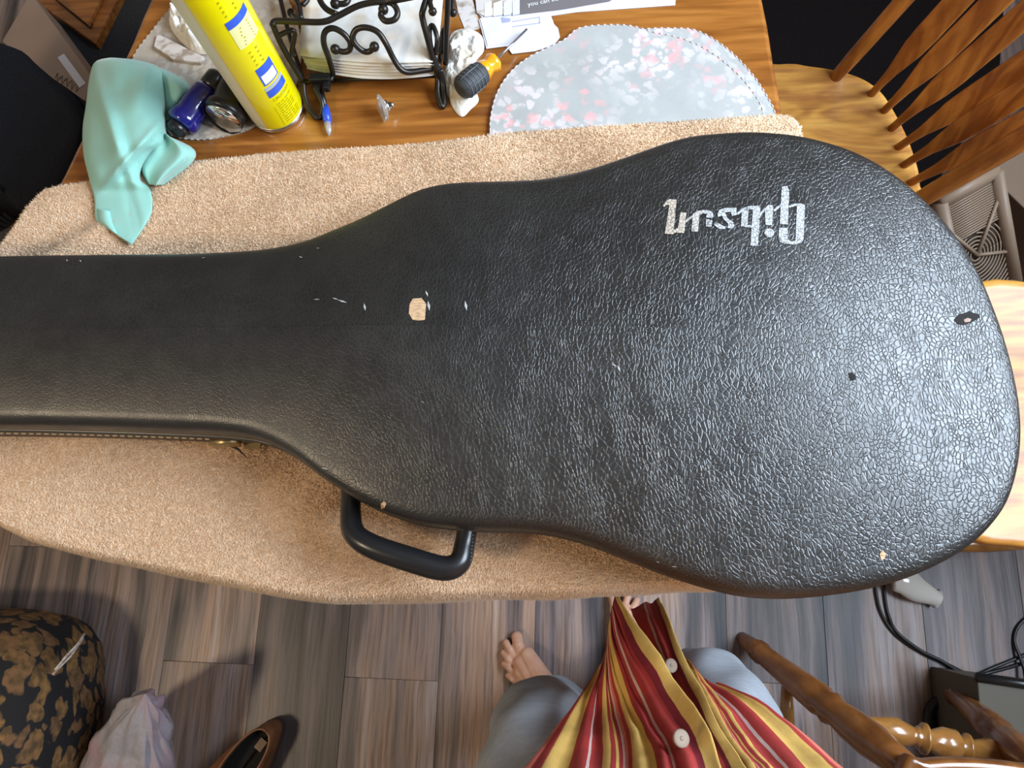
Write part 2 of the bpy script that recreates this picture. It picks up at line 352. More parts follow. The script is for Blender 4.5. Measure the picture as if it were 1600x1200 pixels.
for ri in range(-11, 13):
    cx = -.424+PW*(ri+.5); off = ends.get(ri, random.uniform(-.6, .6))
    for k in range(-2, 3):
        cy = off+PLEN*(k+.5); c = ROTF@Vector((cx, cy, 0))
        if not (X0-.05 < c.x < X1+.05 and Y0-.5 < c.y < Y1+.5): continue
        o = bpy.data.objects.new('plank', PM); COL.objects.link(o); o.parent = fl
        o.location = c; o.rotation_euler = (0, 0, th)
def slab(name, c, s, m):
    return struct(MB().box(c, s).build(name, M[m], None, False))
T = .1
slab('wall_left', (X0-T/2-.03, (Y0+Y1)/2, H/2), (T, Y1-Y0+.9, H+.1), 'wall')
slab('wall_back', ((X0+X1)/2, Y1+T/2+.35, H/2), (X1-X0+.6, T, H+.1), 'wall')
slab('wall_front', ((X0+X1)/2, Y0-T/2-.35, H/2), (X1-X0+.6, T, H+.1), 'wall')
slab('ceiling', ((X0+X1)/2, (Y0+Y1)/2, H+.1), (X1-X0+.6, Y1-Y0+.9, .1), 'ceiling')
wy0, wy1, wz0, wz1 = -.32, 1.12, 1.34, 2.5; wc = X1+.05+.03
b = MB(); YA, YB = Y0-.4, Y1+.4
b.box((wc, (YA+wy0)/2, H/2), (T, wy0-YA, H+.1)); b.box((wc, (YB+wy1)/2, H/2), (T, YB-wy1, H+.1))
b.box((wc, (wy0+wy1)/2, wz0/2-.02), (T, wy1-wy0, wz0+.04)); b.box((wc, (wy0+wy1)/2, (wz1+H+.05)/2), (T, wy1-wy0, H+.05-wz1))
struct(b.build('wall_right', M['wall'], None, False))
win = thing('window_1', '', '', (wc, .4, wz0)); del win['label']; del win['category']; win['kind'] = 'structure'
for (y, z, sy, sz) in ((wy0, (wz0+wz1)/2, .05, wz1-wz0), (wy1, (wz0+wz1)/2, .05, wz1-wz0), ((wy0+wy1)/2, wz0, wy1-wy0, .05), ((wy0+wy1)/2, wz1, wy1-wy0, .05), ((wy0+wy1)/2, (wz0+wz1)/2, .03, wz1-wz0)):
    MB().box((wc-.02, y, z), (.07, sy, sz)).build('window_frame', M['trim'], win, False)
for nm, c, s in (('baseboard_left', (X0-.015, .25, .05), (.02, 4.3, .1)), ('baseboard_right', (X1+.01, .25, .05), (.02, 4.3, .1)), ('baseboard_back', ((X0+X1)/2, Y1+.33, .05), (4.1, .02, .1)), ('baseboard_front', ((X0+X1)/2, Y0-.33, .05), (4.1, .02, .1))):
    slab(nm, c, s, 'trim')

# ------------------------------------------------ table
TZ = .75
edge_px = [(1193, -5), (1210, 90), (1225, 180), (1232, 300), (1240, 500), (1240, 700), (1225, 820), (1180, 880), (1100, 900), (1040, 904), (900, 911), (700, 914), (540, 917), (490, 915), (400, 902), (300, 884), (195, 862), (87, 838), (30, 818), (-30, 780), (-70, 700), (-82, 600), (-62, 500), (-10, 410), (25, 362), (60, 318), (90, 285), (125, 215), (195, 85), (232, 0)]
edge = [P(a, b_, TZ) for a, b_ in edge_px]
edge = edge+[Vector((edge[-1].x+.06, edge[-1].y+.2, TZ)), Vector((edge[-1].x+.2, edge[-1].y+.38, TZ)), Vector((edge[0].x-.2, edge[-1].y+.40, TZ)), Vector((edge[0].x-.03, edge[-1].y+.24, TZ))]
outline = [Vector((p.x, p.y, 0)) for p in catmull([(p.x, p.y, 0) for p in edge], 4, True)]
tb = thing('dining_table', 'honey oak dining table with rounded end under the towel and clutter', 'table', (-.2, .4, 0))
def inset_pts(pts, d):
    out = []; n = len(pts)
    for i in range(n):
        t_ = (pts[(i+1) % n]-pts[i-1]).normalized(); nn = Vector((-t_.y, t_.x, 0)); out.append(pts[i]+nn*d)
    return out
A_ = sum(outline[i].x*outline[(i+1) % len(outline)].y-outline[(i+1) % len(outline)].x*outline[i].y for i in range(len(outline)))
SG = 1 if A_ > 0 else -1
rings = [(.006, TZ-.028), (0, TZ-.022), (0, TZ-.008), (.003, TZ-.002), (.008, TZ)]
V = []; n = len(outline)
for d, z in rings: V += [(p.x, p.y, z) for p in inset_pts(outline, SG*d)]
F = [(i*n+k, i*n+(k+1) % n, (i+1)*n+(k+1) % n, (i+1)*n+k) for i in range(len(rings)-1) for k in range(n)]
F += [tuple(range(n))[::-1], tuple((len(rings)-1)*n+k for k in range(n))]
o = mesh('tabletop', V, F, M['oak_table'], tb, False); fixn(o)
b = MB(); b.box((-.2, .45, TZ-.07), (.6, .7, .08)); b.build('apron', M['oak_table'], tb, False)
prof = [(0, .03), (.05, .035), (.08, .028), (.3, .04), (.45, .03), (.6, .036), (.668, .036), (.7, .036)]
for lx, ly in ((-.47, .13), (.07, .13), (-.47, .78), (.07, .78)):
    MB().tube([(lx, ly, z) for z, _ in prof], [r_ for _, r_ in prof], 16).build('leg', M['turned'], tb)

# ------------------------------------------------ guitar case
out_px = [(-330, 410), (-200, 408), (0, 405), (100, 403), (200, 402), (300, 401), (400, 396), (450, 389), (490, 379), (530, 363), (570, 346), (610, 326), (640, 311), (665, 301), (690, 295), (720, 291.5), (760, 290), (800, 289), (840, 287), (880, 281), (920, 271), (960, 258), (1000, 244), (1040, 230), (1080, 220), (1120, 216), (1160, 214), (1200, 215.5), (1240, 220), (1280, 229), (1320, 242), (1360, 261), (1400, 288), (1440, 323), (1470, 356), (1500, 396), (1525, 441), (1545, 489), (1561, 535), (1575, 588), (1584, 640), (1586, 690), (1580, 740), (1566, 785), (1547, 815), (1522, 842), (1490, 866), (1450, 888), (1400, 908), (1350, 921), (1300, 929), (1250, 934), (1200, 934), (1150, 928), (1100, 915), (1050, 899), (1000, 880), (950, 860), (900, 843), (850, 832), (800, 828), (760, 828), (700, 824), (650, 816), (600, 800), (560, 781), (532, 764), (500, 743), (470, 720), (440, 702), (415, 691), (390, 684), (350, 679), (300, 676), (200, 672), (100, 669), (0, 667), (-200, 665), (-330, 664)]
ZR = .842
oc = [P(a, b_, ZR) for a, b_ in out_px]
oc = [Vector((p.x, p.y, 0)) for p in oc]
co = []
for p in catmull(oc, 4, False): co.append(p)
co = resample([(p.x, p.y) for p in co], 420)
co.append(None); co.pop()
# neck end beyond the frame: closed with a rounded head end
sp = []
xc = .185; yc = .215
def spine(p):
    x_ = min(p[0], xc); # axis of the case
    ya = lerp_list([.235, .235, .225, yc], [-1.0, -.35, 0, xc], x_)
    return Vector((x_, ya))
SPV = [spine(p) for p in co]
def lid_h(s, hw):
    # s: 0 at spine, 1 at rim ; hw half width
    arch = .022*min(1, hw/.2)
    d = (1-s)*hw
    roll = .020*(1-math.exp(-(d/.006))) if d > 0 else 0
    return roll+arch*(1-s**2.2)
S = [0, .1, .2, .3, .4, .5, .6, .7, .78, .85, .90, .94, .965, .98, .99, .996, 1.0]
V = []; N = len(co)
for s in S:
    for p, c in zip(co, SPV):
        hw = (p-c).length
        # rounded roll measured in metres at the rim
        q = c+(p-c)*s; d = (1-s)*hw
        arch = .030*min(1, hw/.22)*(1-s**1.75)
        V.append((q.x, q.y, ZR+.002+arch+.016*math.sqrt(max(0, 1-(1-min(1, d/.012))**2))))
Fc = [(i*N+k, (i+1)*N+k, (i+1)*N+k+1, i*N+k+1) for i in range(len(S)-1) for k in range(N-1)]
case = thing('guitar_case', 'black grained hard guitar case lying closed across the towel, name printed in silver', 'guitar case', (0, .2, .762))
lid = mesh('lid', V, Fc, M['leather'], case); lid['base'] = [0, 0, 0]
bmv = bmesh.new(); bmv.from_mesh(lid.data); bmesh.ops.remove_doubles(bmv, verts=bmv.verts, dist=1e-5)
bmesh.ops.recalc_face_normals(bmv, faces=bmv.faces)
if sum(f.normal.z for f in bmv.faces) < 0: bmesh.ops.reverse_faces(bmv, faces=bmv.faces)
bmv.to_mesh(lid.data); LB = BVHTree.FromBMesh(bmv); bmv.free()
for p in lid.data.polygons: p.use_smooth = True
def onlid(px, py, off=0.0004):
    h = LB.ray_cast(CAMP, ray(px, py))
    if h[0] is None: return None
    return h[0]+(h[1] if h[1].z > 0 else -h[1])*off
def band(prof, name, mat, label=None):
    cl = [Vector((p[0], p[1], 0)) for p in co]
    rows = []
    area2 = sum(cl[i].x*cl[(i+1) % N].y-cl[(i+1) % N].x*cl[i].y for i in range(N)); sg = 1 if area2 > 0 else -1
    for d, z in prof:
        r_ = []
        for i in range(N):
            a, c_ = cl[max(i-1, 0)], cl[min(i+1, N-1)]; t_ = (c_-a).normalized(); nn = Vector((-t_.y, t_.x, 0))*sg
            r_.append(cl[i]+nn*d+Vector((0, 0, z)))
        rows.append(r_)
    return grid(rows, name, mat, case, False, label)
band([(0.0, ZR+.003), (-.0003, ZR), (0, ZR-.012), (.001, ZR-.020)], 'lid_side', M['leather'])
rb = [(math.cos(a)*.0026+.001, ZR-.021+math.sin(a)*.0026) for a in np.linspace(0, 2*math.pi, 9)]
band([(.001-x_+.001, z) for x_, z in rb], 'piping', M['piping'], 'grey-brown piping along the seam of the case')
band([(.002, ZR-.022), (.002, .772), (.005, .765), (.012, .762), (.05, .762)], 'base_shell', M['valance'], 'brown-black lower half of the case')
# end cap of the neck, outside the frame
p0, p1 = co[0], co[-1]
MB().prism([(p0[0], p0[1]), (p0[0]-.03, p0[1]-.02), (p0[0]-.04, (p0[1]+p1[1])/2), (p1[0]-.03, p1[1]+.02), (p1[0], p1[1])], .762, ZR+.022).build('end_panel', M['leather'], case, False, bevel=.006)
# stitching on the neck side
st = MB(); low = [p for p in co if p[1] < .2 and p[0] < -.36 and p[0] > -.75]
low = resample([(p[0], p[1]) for p in low], 46)
for i in range(0, 45):
    a, c_ = low[i], low[min(i+1, 45)]; m_ = a+(c_-a)*.55
    st.tube([(a[0], a[1]-.0022+.002, .806), (m_[0], m_[1]-.0022+.002, .806)], .0011, 6)
st.build('stitching', M['stitch'], case, True, 'tan dashed stitching on the neck side')['kind'] = 'stuff'
# logo
LOGO = [[(100, 270), (130, 225), (170, 202), (238, 208), (220, 400), (205, 555), (120, 548), (165, 262), (135, 262), (115, 282)], [(275, 335), (335, 338), (315, 540), (245, 540)], [(195, 520), (250, 490), (262, 530), (195, 550)], [(322, 415), (395, 365), (400, 385), (328, 440)],
 [(400, 345), (468, 340), (452, 530), (385, 525)], [(400, 350), (440, 325), (500, 312), (560, 315), (600, 340), (605, 380), (585, 390), (530, 385), (540, 350), (500, 345), (460, 360), (400, 380)], [(530, 400), (595, 415), (585, 480), (530, 475)],
 [(645, 350), (665, 310), (720, 292), (835, 290), (840, 360), (790, 372), (780, 330), (720, 335), (745, 395), (800, 430), (818, 465), (790, 498), (745, 490), (755, 450), (700, 400), (690, 370), (650, 380)], [(605, 455), (650, 440), (700, 470), (735, 480), (720, 500), (660, 500)],
 [(835, 345), (890, 300), (900, 320), (850, 362)], [(890, 300), (955, 305), (945, 485), (880, 475)], [(890, 298), (950, 275), (1060, 270), (1075, 285), (1000, 305), (955, 308)], [(1000, 286), (1075, 286), (1050, 672), (975, 668)], [(945, 462), (1000, 465), (995, 488), (945, 486)],
 [(1120, 300), (1150, 262), (1190, 262), (1205, 290), (1190, 465), (1125, 460)], [(1163+50*math.cos(a), 540+43*math.sin(a)) for a in np.linspace(0, 2*math.pi, 17)[:-1]], [(1062, 370), (1080, 330), (1120, 290), (1130, 310), (1090, 350), (1065, 400)], [(1205, 310), (1275, 255), (1285, 272), (1215, 330)],
 [(1290, 80), (1340, 70), (1362, 120), (1350, 455), (1268, 455), (1285, 130)], [(1262, 490), (1348, 490), (1345, 602), (1255, 602)], [(1255, 603), (1345, 603), (1380, 625), (1420, 620), (1430, 603), (1503, 603), (1480, 640), (1400, 655), (1320, 650), (1270, 635)], [(1440, 250), (1480, 245), (1520, 265), (1505, 602), (1425, 602)], [(1355, 270), (1440, 245), (1445, 265), (1360, 290)]]
lm = MB()
for poly in LOGO:
    px = [Vector((1020+x_/6.4, 280+y_/6.4, 0)) for x_, y_ in poly]
    pts = [onlid(p.x, p.y, .0007) for p in px]
    tri = tessellate_polygon([px])
    b0 = len(lm.V); n = len(pts)
    lm.V += [tuple(p) for p in pts]; lm.F += [tuple(i+b0 for i in t_) for t_ in tri]
lo = mesh('printed_name', lm.V, lm.F, M['ink'], lid, False, 'worn silver lettering, upside down'); 
bmv = bmesh.new(); bmv.from_mesh(lo.data)
for f in bmv.faces:
    if f.normal.z < 0: f.normal_flip()
bmv.to_mesh(lo.data); bmv.free()
# wear marks
def blotch(name, pxs, mat, off=.0006, label=None):
    c = Vector((sum(p[0] for p in pxs)/len(pxs), sum(p[1] for p in pxs)/len(pxs)))
    V = [onlid(c.x, c.y, off)]+[onlid(*p, off*.7) for p in pxs]
    if any(v is None for v in V): return
    n = len(pxs); o = mesh(name, V, [(0, (k+1) % n+1, k+1) for k in range(n)], mat, lid, False, label)
    if o.data.polygons[0].normal.z < 0:
        o.data.flip_normals()
    return o
blotch('worn_patch', [(645, 467), (659, 466), (662, 470), (666, 475), (664, 500), (655, 501), (645, 500), (639, 490), (640, 476)], M['chip'], label='bare tan patch where the covering has peeled')
blotch('puncture_hole', [(1490, 500), (1498, 491), (1508, 489), (1514, 486), (1520, 489), (1530, 491), (1531, 496), (1520, 503), (1506, 508), (1497, 507)], M['dark'], label='torn dark hole')
blotch('torn_edge', [(1505, 500), (1511, 497), (1517, 499), (1515, 503), (1507, 504)], M['cardboard'], .0010)
for pp in ([(1325, 583), (1331, 582), (1337, 587), (1336, 594), (1329, 595)], ):
    blotch('puncture_hole', pp, M['dark'])
blotch('chip', [(595, 787), (600, 783), (604, 786), (601, 793), (596, 795)], M['chip']); blotch('chip', [(590, 794), (594, 792), (595, 796), (591, 797)], M['chip'])
blotch('chip', [(1374, 866), (1379, 859), (1384, 865), (1382, 873), (1377, 875)], M['chip'])
for x_, y_, l_, a_ in ((667, 459, 5, 1.2), (670, 478, 8, 1.4), (570, 480, 6, 1.4), (524, 467, 5, .3), (535, 471, 8, .3), (495, 468, 5, 0), (728, 478, 8, 1.4), (960, 571, 5, .6), (967, 576, 6, 1.2), (470, 402, 3, .4), (497, 388, 3, 0), (508, 732, 6, .2), (660, 628, 3, 0), (126, 408, 2, 1), (105, 407, 2, 1), (318, 403, 3, 0), (1028, 878, 3, .3), (1053, 885, 4, .1), (1583, 709, 3, 1.2)):
    dx, dy = math.cos(a_)*l_, math.sin(a_)*l_
    blotch('scuff', [(x_-dx, y_-dy), (x_+dy*.18+.8, y_-dx*.12), (x_+dx, y_+dy), (x_-dy*.18-.8, y_+dx*.12)], M['scuff'])
# handle: two posts and a fat grip hanging off the near side
hz = .812
hp = catmull([P(549, 765, hz), P(548, 800, hz), P(553, 832, hz+.004), P(580, 853, hz+.008), P(640, 874, hz+.008), P(693, 888, hz+.006), P(718, 878, hz+.004), P(726, 850, hz), P(731, 822, hz)], 6)
nh = len(hp); hr = []
for i in range(nh):
    t_ = i/(nh-1); g = 1 if .30 < t_ < .72 else 0
    hr.append(.0118+.0025*math.sin(math.pi*min(1, max(0, (t_-.1)/.8))))
hdl = MB().tube(hp, hr, 14, flat=.85).build('handle', M['black_plastic'], case, True, 'black curved carry handle'); hdl['base'] = [0, 0, 0]
hs = MB()
for k in range(8):
    q = P(738.5-k*.5, 836+k*5.6, hz+.008); hs.ball(q, .0016, 6)
o = hs.build('handle_stitching', M['black_rubber'], hdl); o['kind'] = 'stuff'
# latch
lt = MB(); q = P(352, 690, .80); lt.box(q, (.030, .010, .012)); lt.ball(P(351, 694, .80), .004, 8); ltc = lt.build('latch', M['brass'], case, True, 'tarnished brass latch'); ltc['base'] = [0, 0, 0]
MB().tube([P(354, 693, .795), P(372, 702, .785), P(387, 716, .775)], [.005, .003, .001], 8, flat=.4).build('hasp', M['valance'], ltc)
MB().box(P(395, 697, .79), (.018, .006, .004)).build('latch_plate', M['brass'], ltc, False)

# ------------------------------------------------ towel
top_px = [(70, 296), (100, 289), (130, 284), (200, 270), (300, 252), (400, 240), (500, 231), (660, 221), (800, 204), (900, 196), (1000, 190), (1100, 184), (1200, 177.5), (1235, 180), (1252, 196)]
bot_px = [(45, 322), (20, 362), (-15, 410), (-66, 500), (-86, 600), (-76, 700), (-33, 785), (28, 826), (87, 845), (195, 870), (300, 892), (400, 911), (490, 925), (540, 927), (700, 922), (800, 919), (900, 917), (1045, 908), (1130, 905), (1200, 890), (1240, 850), (1262, 780)]
TT = .7575
NT1 = 300
topc = resample(catmull([P(a, b_, TT) for a, b_ in top_px], 5), NT1)
botc = resample(catmull([P(a, b_, TT) for a, b_ in bot_px], 5), NT1)
rows = []
def wr(x_, y_):
    v = .0015*nz(x_, y_, 0, 9)+.0008*nz(x_, y_, 3, 30)
    return v
NR = 130; capts = [Vector(p) for p in co]
# warp the pairing so that the left bulge is covered evenly
for j in range(NR+1):
    t_ = j/NR; r_ = []
    for i in range(NT1):
        p = topc[i].lerp(botc[i], t_); p = p.copy()
        z = TT+.001+wr(p.x, p.y)
        # soft folds
        fold = .010*math.exp(-((p.y-(.36-(p.x+.62)*-.55))/.018)**2)*max(0, min(1, (-.44-p.x)/.12))
        # rumples in front of the neck
        fr = .007*math.exp(-((p.x+.25+(p.y-.05)*1.2)/.05)**2)*math.exp(-((p.y-.07)/.05)**2)
        e_top = min(1, t_/.03)
        p.z = z+fold+fr*.6; p.z = TT-.004+(p.z-TT+.004)*math.sqrt(e_top) if t_ < .03 else p.z
        r_.append(p)
    rows.append(r_)
ctr = Vector((-.2, .35, 0))
for k, (od, dz) in enumerate(((.003, -.003), (.006, -.010), (.009, -.025), (.011, -.05), (.013, -.08), (.012, -.11))):
    r_ = []
    for i in range(NT1):
        t_ = (botc[min(i+1, NT1-1)]-botc[max(i-1, 0)]); t_.z = 0; t_.normalize(); nn = Vector((t_.y, -t_.x, 0))
        if nn.dot(botc[i]-ctr) < 0: nn = -nn
        wv = .0015*(-dz/.11)*math.sin(i*.23+1.3*math.sin(i*.05)); p = botc[i]+nn*(od+wv); p.z = TT+dz+.001; r_.append(p)
    rows.append(r_)
tw = thing('bath_towel', 'peach terry bath towel spread over the table under the guitar case', 'towel', (-.2, .25, TZ))
tsurf = grid(rows, 'cloth', M['towel'], tw)
me = tsurf.data
co2 = np.zeros(len(me.vertices)*3); me.vertices.foreach_get('co', co2); co2 = co2.reshape(-1, 3)
if sum(p.normal.z for p in list(me.polygons)[::97]) < 0: me.flip_normals()
fa = np.array([p.vertices[:] for p in me.polygons]); tri = np.vstack([fa[:, [0, 1, 2]], fa[:, [0, 2, 3]]])
a, b_, c_ = co2[tri[:, 0]], co2[tri[:, 1]], co2[tri[:, 2]]; nrm = np.cross(b_-a, c_-a); ar = np.linalg.norm(nrm, axis=1)/2; nrm /= (ar[:, None]*2+1e-12)
def inpoly(x_, y_, poly):
    ins = np.zeros(len(x_), bool); n = len(poly); j = n-1
    for i in range(n):
        xi, yi = poly[i]; xj, yj = poly[j]
        cnd = ((yi > y_) != (yj > y_)) & (x_ < (xj-xi)*(y_-yi)/(yj-yi+1e-12)+xi); ins ^= cnd; j = i
    return ins
cpoly = [(c.x+(p[0]-c.x)*.965, c.y+(p[1]-c.y)*.965) for p, c in list(zip(co, SPV))[::4]]
NP = 330000; idx = RNG.choice(len(tri), NP, p=ar/ar.sum()); u = RNG.random(NP); v = RNG.random(NP); f = u+v > 1; u[f] = 1-u[f]; v[f] = 1-v[f]
pt = a[idx]+(b_[idx]-a[idx])*u[:, None]+(c_[idx]-a[idx])*v[:, None]; nn = nrm[idx]
keep = ~inpoly(pt[:, 0], pt[:, 1], cpoly) & (pt[:, 0] > -.95) & (pt[:, 2] > .69); pt = pt[keep]; nn = nn[keep]; K = len(pt)
print('pile fibres', K)
ang = RNG.random(K)*6.28; 
lean = np.stack([np.sin(pt[:, 0]*37+3*np.sin(pt[:, 1]*23))*.45+RNG.normal(0, .5, K), -.5+np.sin(pt[:, 1]*31+2*np.sin(pt[:, 0]*19))*.45+RNG.normal(0, .5, K), np.zeros(K)], 1)
sd = np.stack([np.cos(ang), np.sin(ang), np.zeros(K)], 1)
hgt = (.0028+.0016*RNG.random(K))[:, None]; wd = .0008
dirn = nn+lean*.75; dirn /= np.linalg.norm(dirn, axis=1)[:, None]
other = np.cross(dirn, sd); other /= np.linalg.norm(other, axis=1)[:, None]
base = pt-nn*.0005
v0 = base+sd*wd; v1 = base-sd*wd*.5+other*wd*.87; v2 = base-sd*wd*.5-other*wd*.87; v3 = base+dirn*hgt+sd*.0002; 
VV = np.stack([v0, v1, v2, v3], 1).reshape(-1, 3); o4 = (np.arange(K)*4)[:, None]
FF = np.concatenate([o4+np.array([0, 1, 3]), o4+np.array([1, 2, 3]), o4+np.array([2, 0, 3])])
pme = bpy.data.meshes.new('pile'); pme.vertices.add(len(VV)); pme.vertices.foreach_set('co', VV.ravel()); pme.loops.add(len(FF)*3); pme.loops.foreach_set('vertex_index', FF.ravel().astype(np.int32))
pme.polygons.add(len(FF)); pme.polygons.foreach_set('loop_start', np.arange(0, len(FF)*3, 3).astype(np.int32)); pme.update(calc_edges=True); pme.polygons.foreach_set('use_smooth', [True]*len(FF)); pme.materials.append(M['pile'])
po = bpy.data.objects.new('pile', pme); link(po, tw); po['kind'] = 'stuff'

# ------------------------------------------------ placemats
def flat_thing(name, label, cat, pxs, z0, z1, mat, smooth_n=4, group=None, wob=0, parent=None):
    pts = catmull([P(a_, b2, z1) for a_, b2 in pxs], smooth_n, True) if smooth_n > 1 else [P(a_, b2, z1) for a_, b2 in pxs]
    o = MB().prism([(p.x, p.y) for p in pts], z0, z1).build(name, M[mat], parent, False)
    if label: tag(o, label, cat, group)
    return o, pts
def hem(pts, z, name, parent, step=.0040, rad=.0010, mat='hem'):
    pr = resample([(p.x, p.y, z) for p in pts+[pts[0]]], int(sum((b2-a2).length for a2, b2 in zip(pts, pts[1:]))/step))
    m_ = MB()
    for i, p in enumerate(pr[:-1]):
        if i % 2: continue
        m_.tube([p, pr[i+1]], rad, 5)
    o = m_.build(name, M[mat], parent); o['kind'] = 'stuff'; return o
low_px = [(1000, 46), (1050, 44), (1090, 48), (1135, 75), (1172, 112), (1198, 150), (1211, 185), (1190, 240), (1000, 300), (850, 280), (800, 200), (850, 110), (920, 60)]
pt1 = thing('placemat', 'lower grey floral placemat, only its right rim showing under the other one', 'placemat', P(1000, 180, TZ), 'floral placemats')
_, pp = flat_thing('cloth', None, None, low_px, TZ+.0002, TZ+.0022, 'mat_grey', parent=pt1); hem(inset_pts(pp, 0), TZ+.0022, 'hem', pt1)
up_px = [(766, 205), (768, 175), (778, 142), (798, 112), (828, 88), (865, 70), (884, 60), (904, 44), (940, 39), (985, 40), (1020, 50), (1065, 60), (1105, 78), (1145, 108), (1178, 146), (1193, 182), (1180, 240), (1000, 290), (840, 270), (775, 235)]
pt2 = thing('placemat', 'grey pink-and-white blossom placemat, upper one of the pair at the towel edge', 'placemat', P(960, 150, TZ), 'floral placemats')
_, pp = flat_thing('cloth', None, None, up_px, TZ+.0024, TZ+.0046, 'mat_grey', parent=pt2); hem(pp, TZ+.0046, 'hem', pt2)
pt3 = thing('placemat', 'beige floral placemat holding tissue and torches at the table left end', 'placemat', P(320, 120, TZ), 'floral placemats')
_, pp = flat_thing('cloth', None, None, [(267, 12), (240, 45), (213, 80), (205, 105), (215, 150), (245, 195), (275, 214), (315, 218), (350, 213), (385, 203), (420, 185), (455, 150), (468, 110), (470, 60), (450, 0), (400, -50), (320, -40)], TZ+.0002, TZ+.0024, 'mat_beige', parent=pt3); hem(pp, TZ+.0024, 'hem', pt3, mat='mat_beige')

# ------------------------------------------------ text helper
def text_geo(s, size):
    cu = bpy.data.curves.new('t', 'FONT'); cu.body = s; cu.size = size; cu.resolution_u = 2; ob = bpy.data.objects.new('t', cu); COL.objects.link(ob)
    dg = bpy.context.evaluated_depsgraph_get(); me = bpy.data.meshes.new_from_object(ob.evaluated_get(dg))
    V = [v.co.copy() for v in me.vertices]; Fs = [tuple(p.vertices) for p in me.polygons]
    bpy.data.objects.remove(ob); bpy.data.curves.remove(cu); bpy.data.meshes.remove(me); return V, Fs

# ------------------------------------------------ spray can
cb = P(434, 172, TZ); CR = .0345; CH = .235
can = thing('spray_can', 'tall yellow aerosol can with blue printed boxes standing beside the wire holder', 'can', cb)
def lathe(prof, c, n=40): 
    m_ = MB(); m_.tube([Vector((c[0], c[1], c[2]+z)) for r_, z in prof], [r_ for r_, z in prof], n); return m_
lathe([(CR-.003, .004), (CR-.0005, .008), (CR, .012), (CR, CH-.01), (CR-.001, CH-.003), (CR-.006, CH)], cb).build('can_body', M['yellow'], can)
lathe([(CR-.004, 0), (CR-.0005, .001), (CR+.0008, .004), (CR+.0005, .008), (CR-.002, .009)], cb).build('bottom_rim', M['steel'], can)
lathe([(CR-.006, CH), (CR-.009, CH+.012), (.014, CH+.018), (.012, CH+.03), (.006, CH+.04)], cb).build('nozzle_cap', M['can_white'], can)
camdir = math.atan2(-cb.y, -cb.x)
def wrap(u_, v_, off): # u metres round the can, v up
    a_ = camdir+.62-.30+u_/CR; return Vector((cb.x+(CR+off)*math.cos(a_), cb.y+(CR+off)*math.sin(a_), cb.z+v_))
def wrap_rect(u0, u1, v0, v1, off, name, mat, r=0):
    n = 14; V = []; 
    for i in range(n+1):
        u_ = u0+(u1-u0)*i/n; V += [wrap(u_, v0, off), wrap(u_, v1, off)]
    o = mesh(name, V, [(2*i, 2*i+2, 2*i+3, 2*i+1) for i in range(n)], M[mat], can); return o
wrap_rect(-.072, -.036, .012, CH-.012, .0002, 'pale_panel', 'can_white')
wrap_rect(-.012, .020, .146, .184, .0003, 'print_box', 'can_cream'); wrap_rect(-.012, .020, .175, .185, .0005, 'print_header', 'can_blue')
wrap_rect(-.010, .014, .084, .112, .0003, 'print_box', 'can_blue'); wrap_rect(-.008, .012, .086, .100, .0005, 'print_box', 'white_ink')
wrap_rect(-.012, .018, .0765, .081, .0003, 'print_stripe', 'lilac_ink'); wrap_rect(-.012, .018, .064, .0755, .0004, 'print_stripe', 'can_blue')
V, Fs = text_geo('CAUTION', .0062); o = mesh('can_lettering', [wrap(v.x-.010, v.y+.056, .0004) for v in V], Fs, M['can_ink'], can)
lm = MB()
for i in range(9):
    L = .026 if i % 4 != 3 else .018
    for wd_ in range(4):
        u0 = -.009+wd_*L/4+.0004; u1 = -.009+(wd_+1)*L/4-.0012*RNG.random()-.0006; v0 = .016+i*.0041
        lm.add([wrap(u0, v0, .0004), wrap((u0+u1)/2, v0, .0004), wrap(u1, v0, .0004), wrap(u1, v0+.0013, .0004), wrap((u0+u1)/2, v0+.0013, .0004), wrap(u0, v0+.0013, .0004)], [(0, 1, 4, 5), (1, 2, 3, 4)])
for i in range(6):
    for (u0, u1, v0) in ((-.004+.0012*i % .003, .012, .148+i*.0042), ):
        lm.add([wrap(u0, v0, .0006), wrap(u1, v0, .0006), wrap(u1, v0+.0016, .0006), wrap(u0, v0+.0016, .0006)], [(0, 1, 2, 3)])
for i in range(4):
    v0 = .116+i*.0065; lm.add([wrap(-.006, v0, .0004), wrap(.006, v0, .0004), wrap(.006, v0+.002, .0004), wrap(-.006, v0+.002, .0004)], [(0, 1, 2, 3)])
    v0 = .19+i*.006; lm.add([wrap(-.008, v0, .0004), wrap(.008, v0, .0004), wrap(.008, v0+.0024, .0004), wrap(-.008, v0+.0024, .0004)], [(0, 1, 2, 3)])
lm.add([wrap(-.013, .012, .0004), wrap(-.0125, .012, .0004), wrap(-.0125, .048, .0004), wrap(-.013, .048, .0004)], [(0, 1, 2, 3)])
o = lm.build('small_print', M['can_ink'], can, False); o['kind'] = 'stuff'

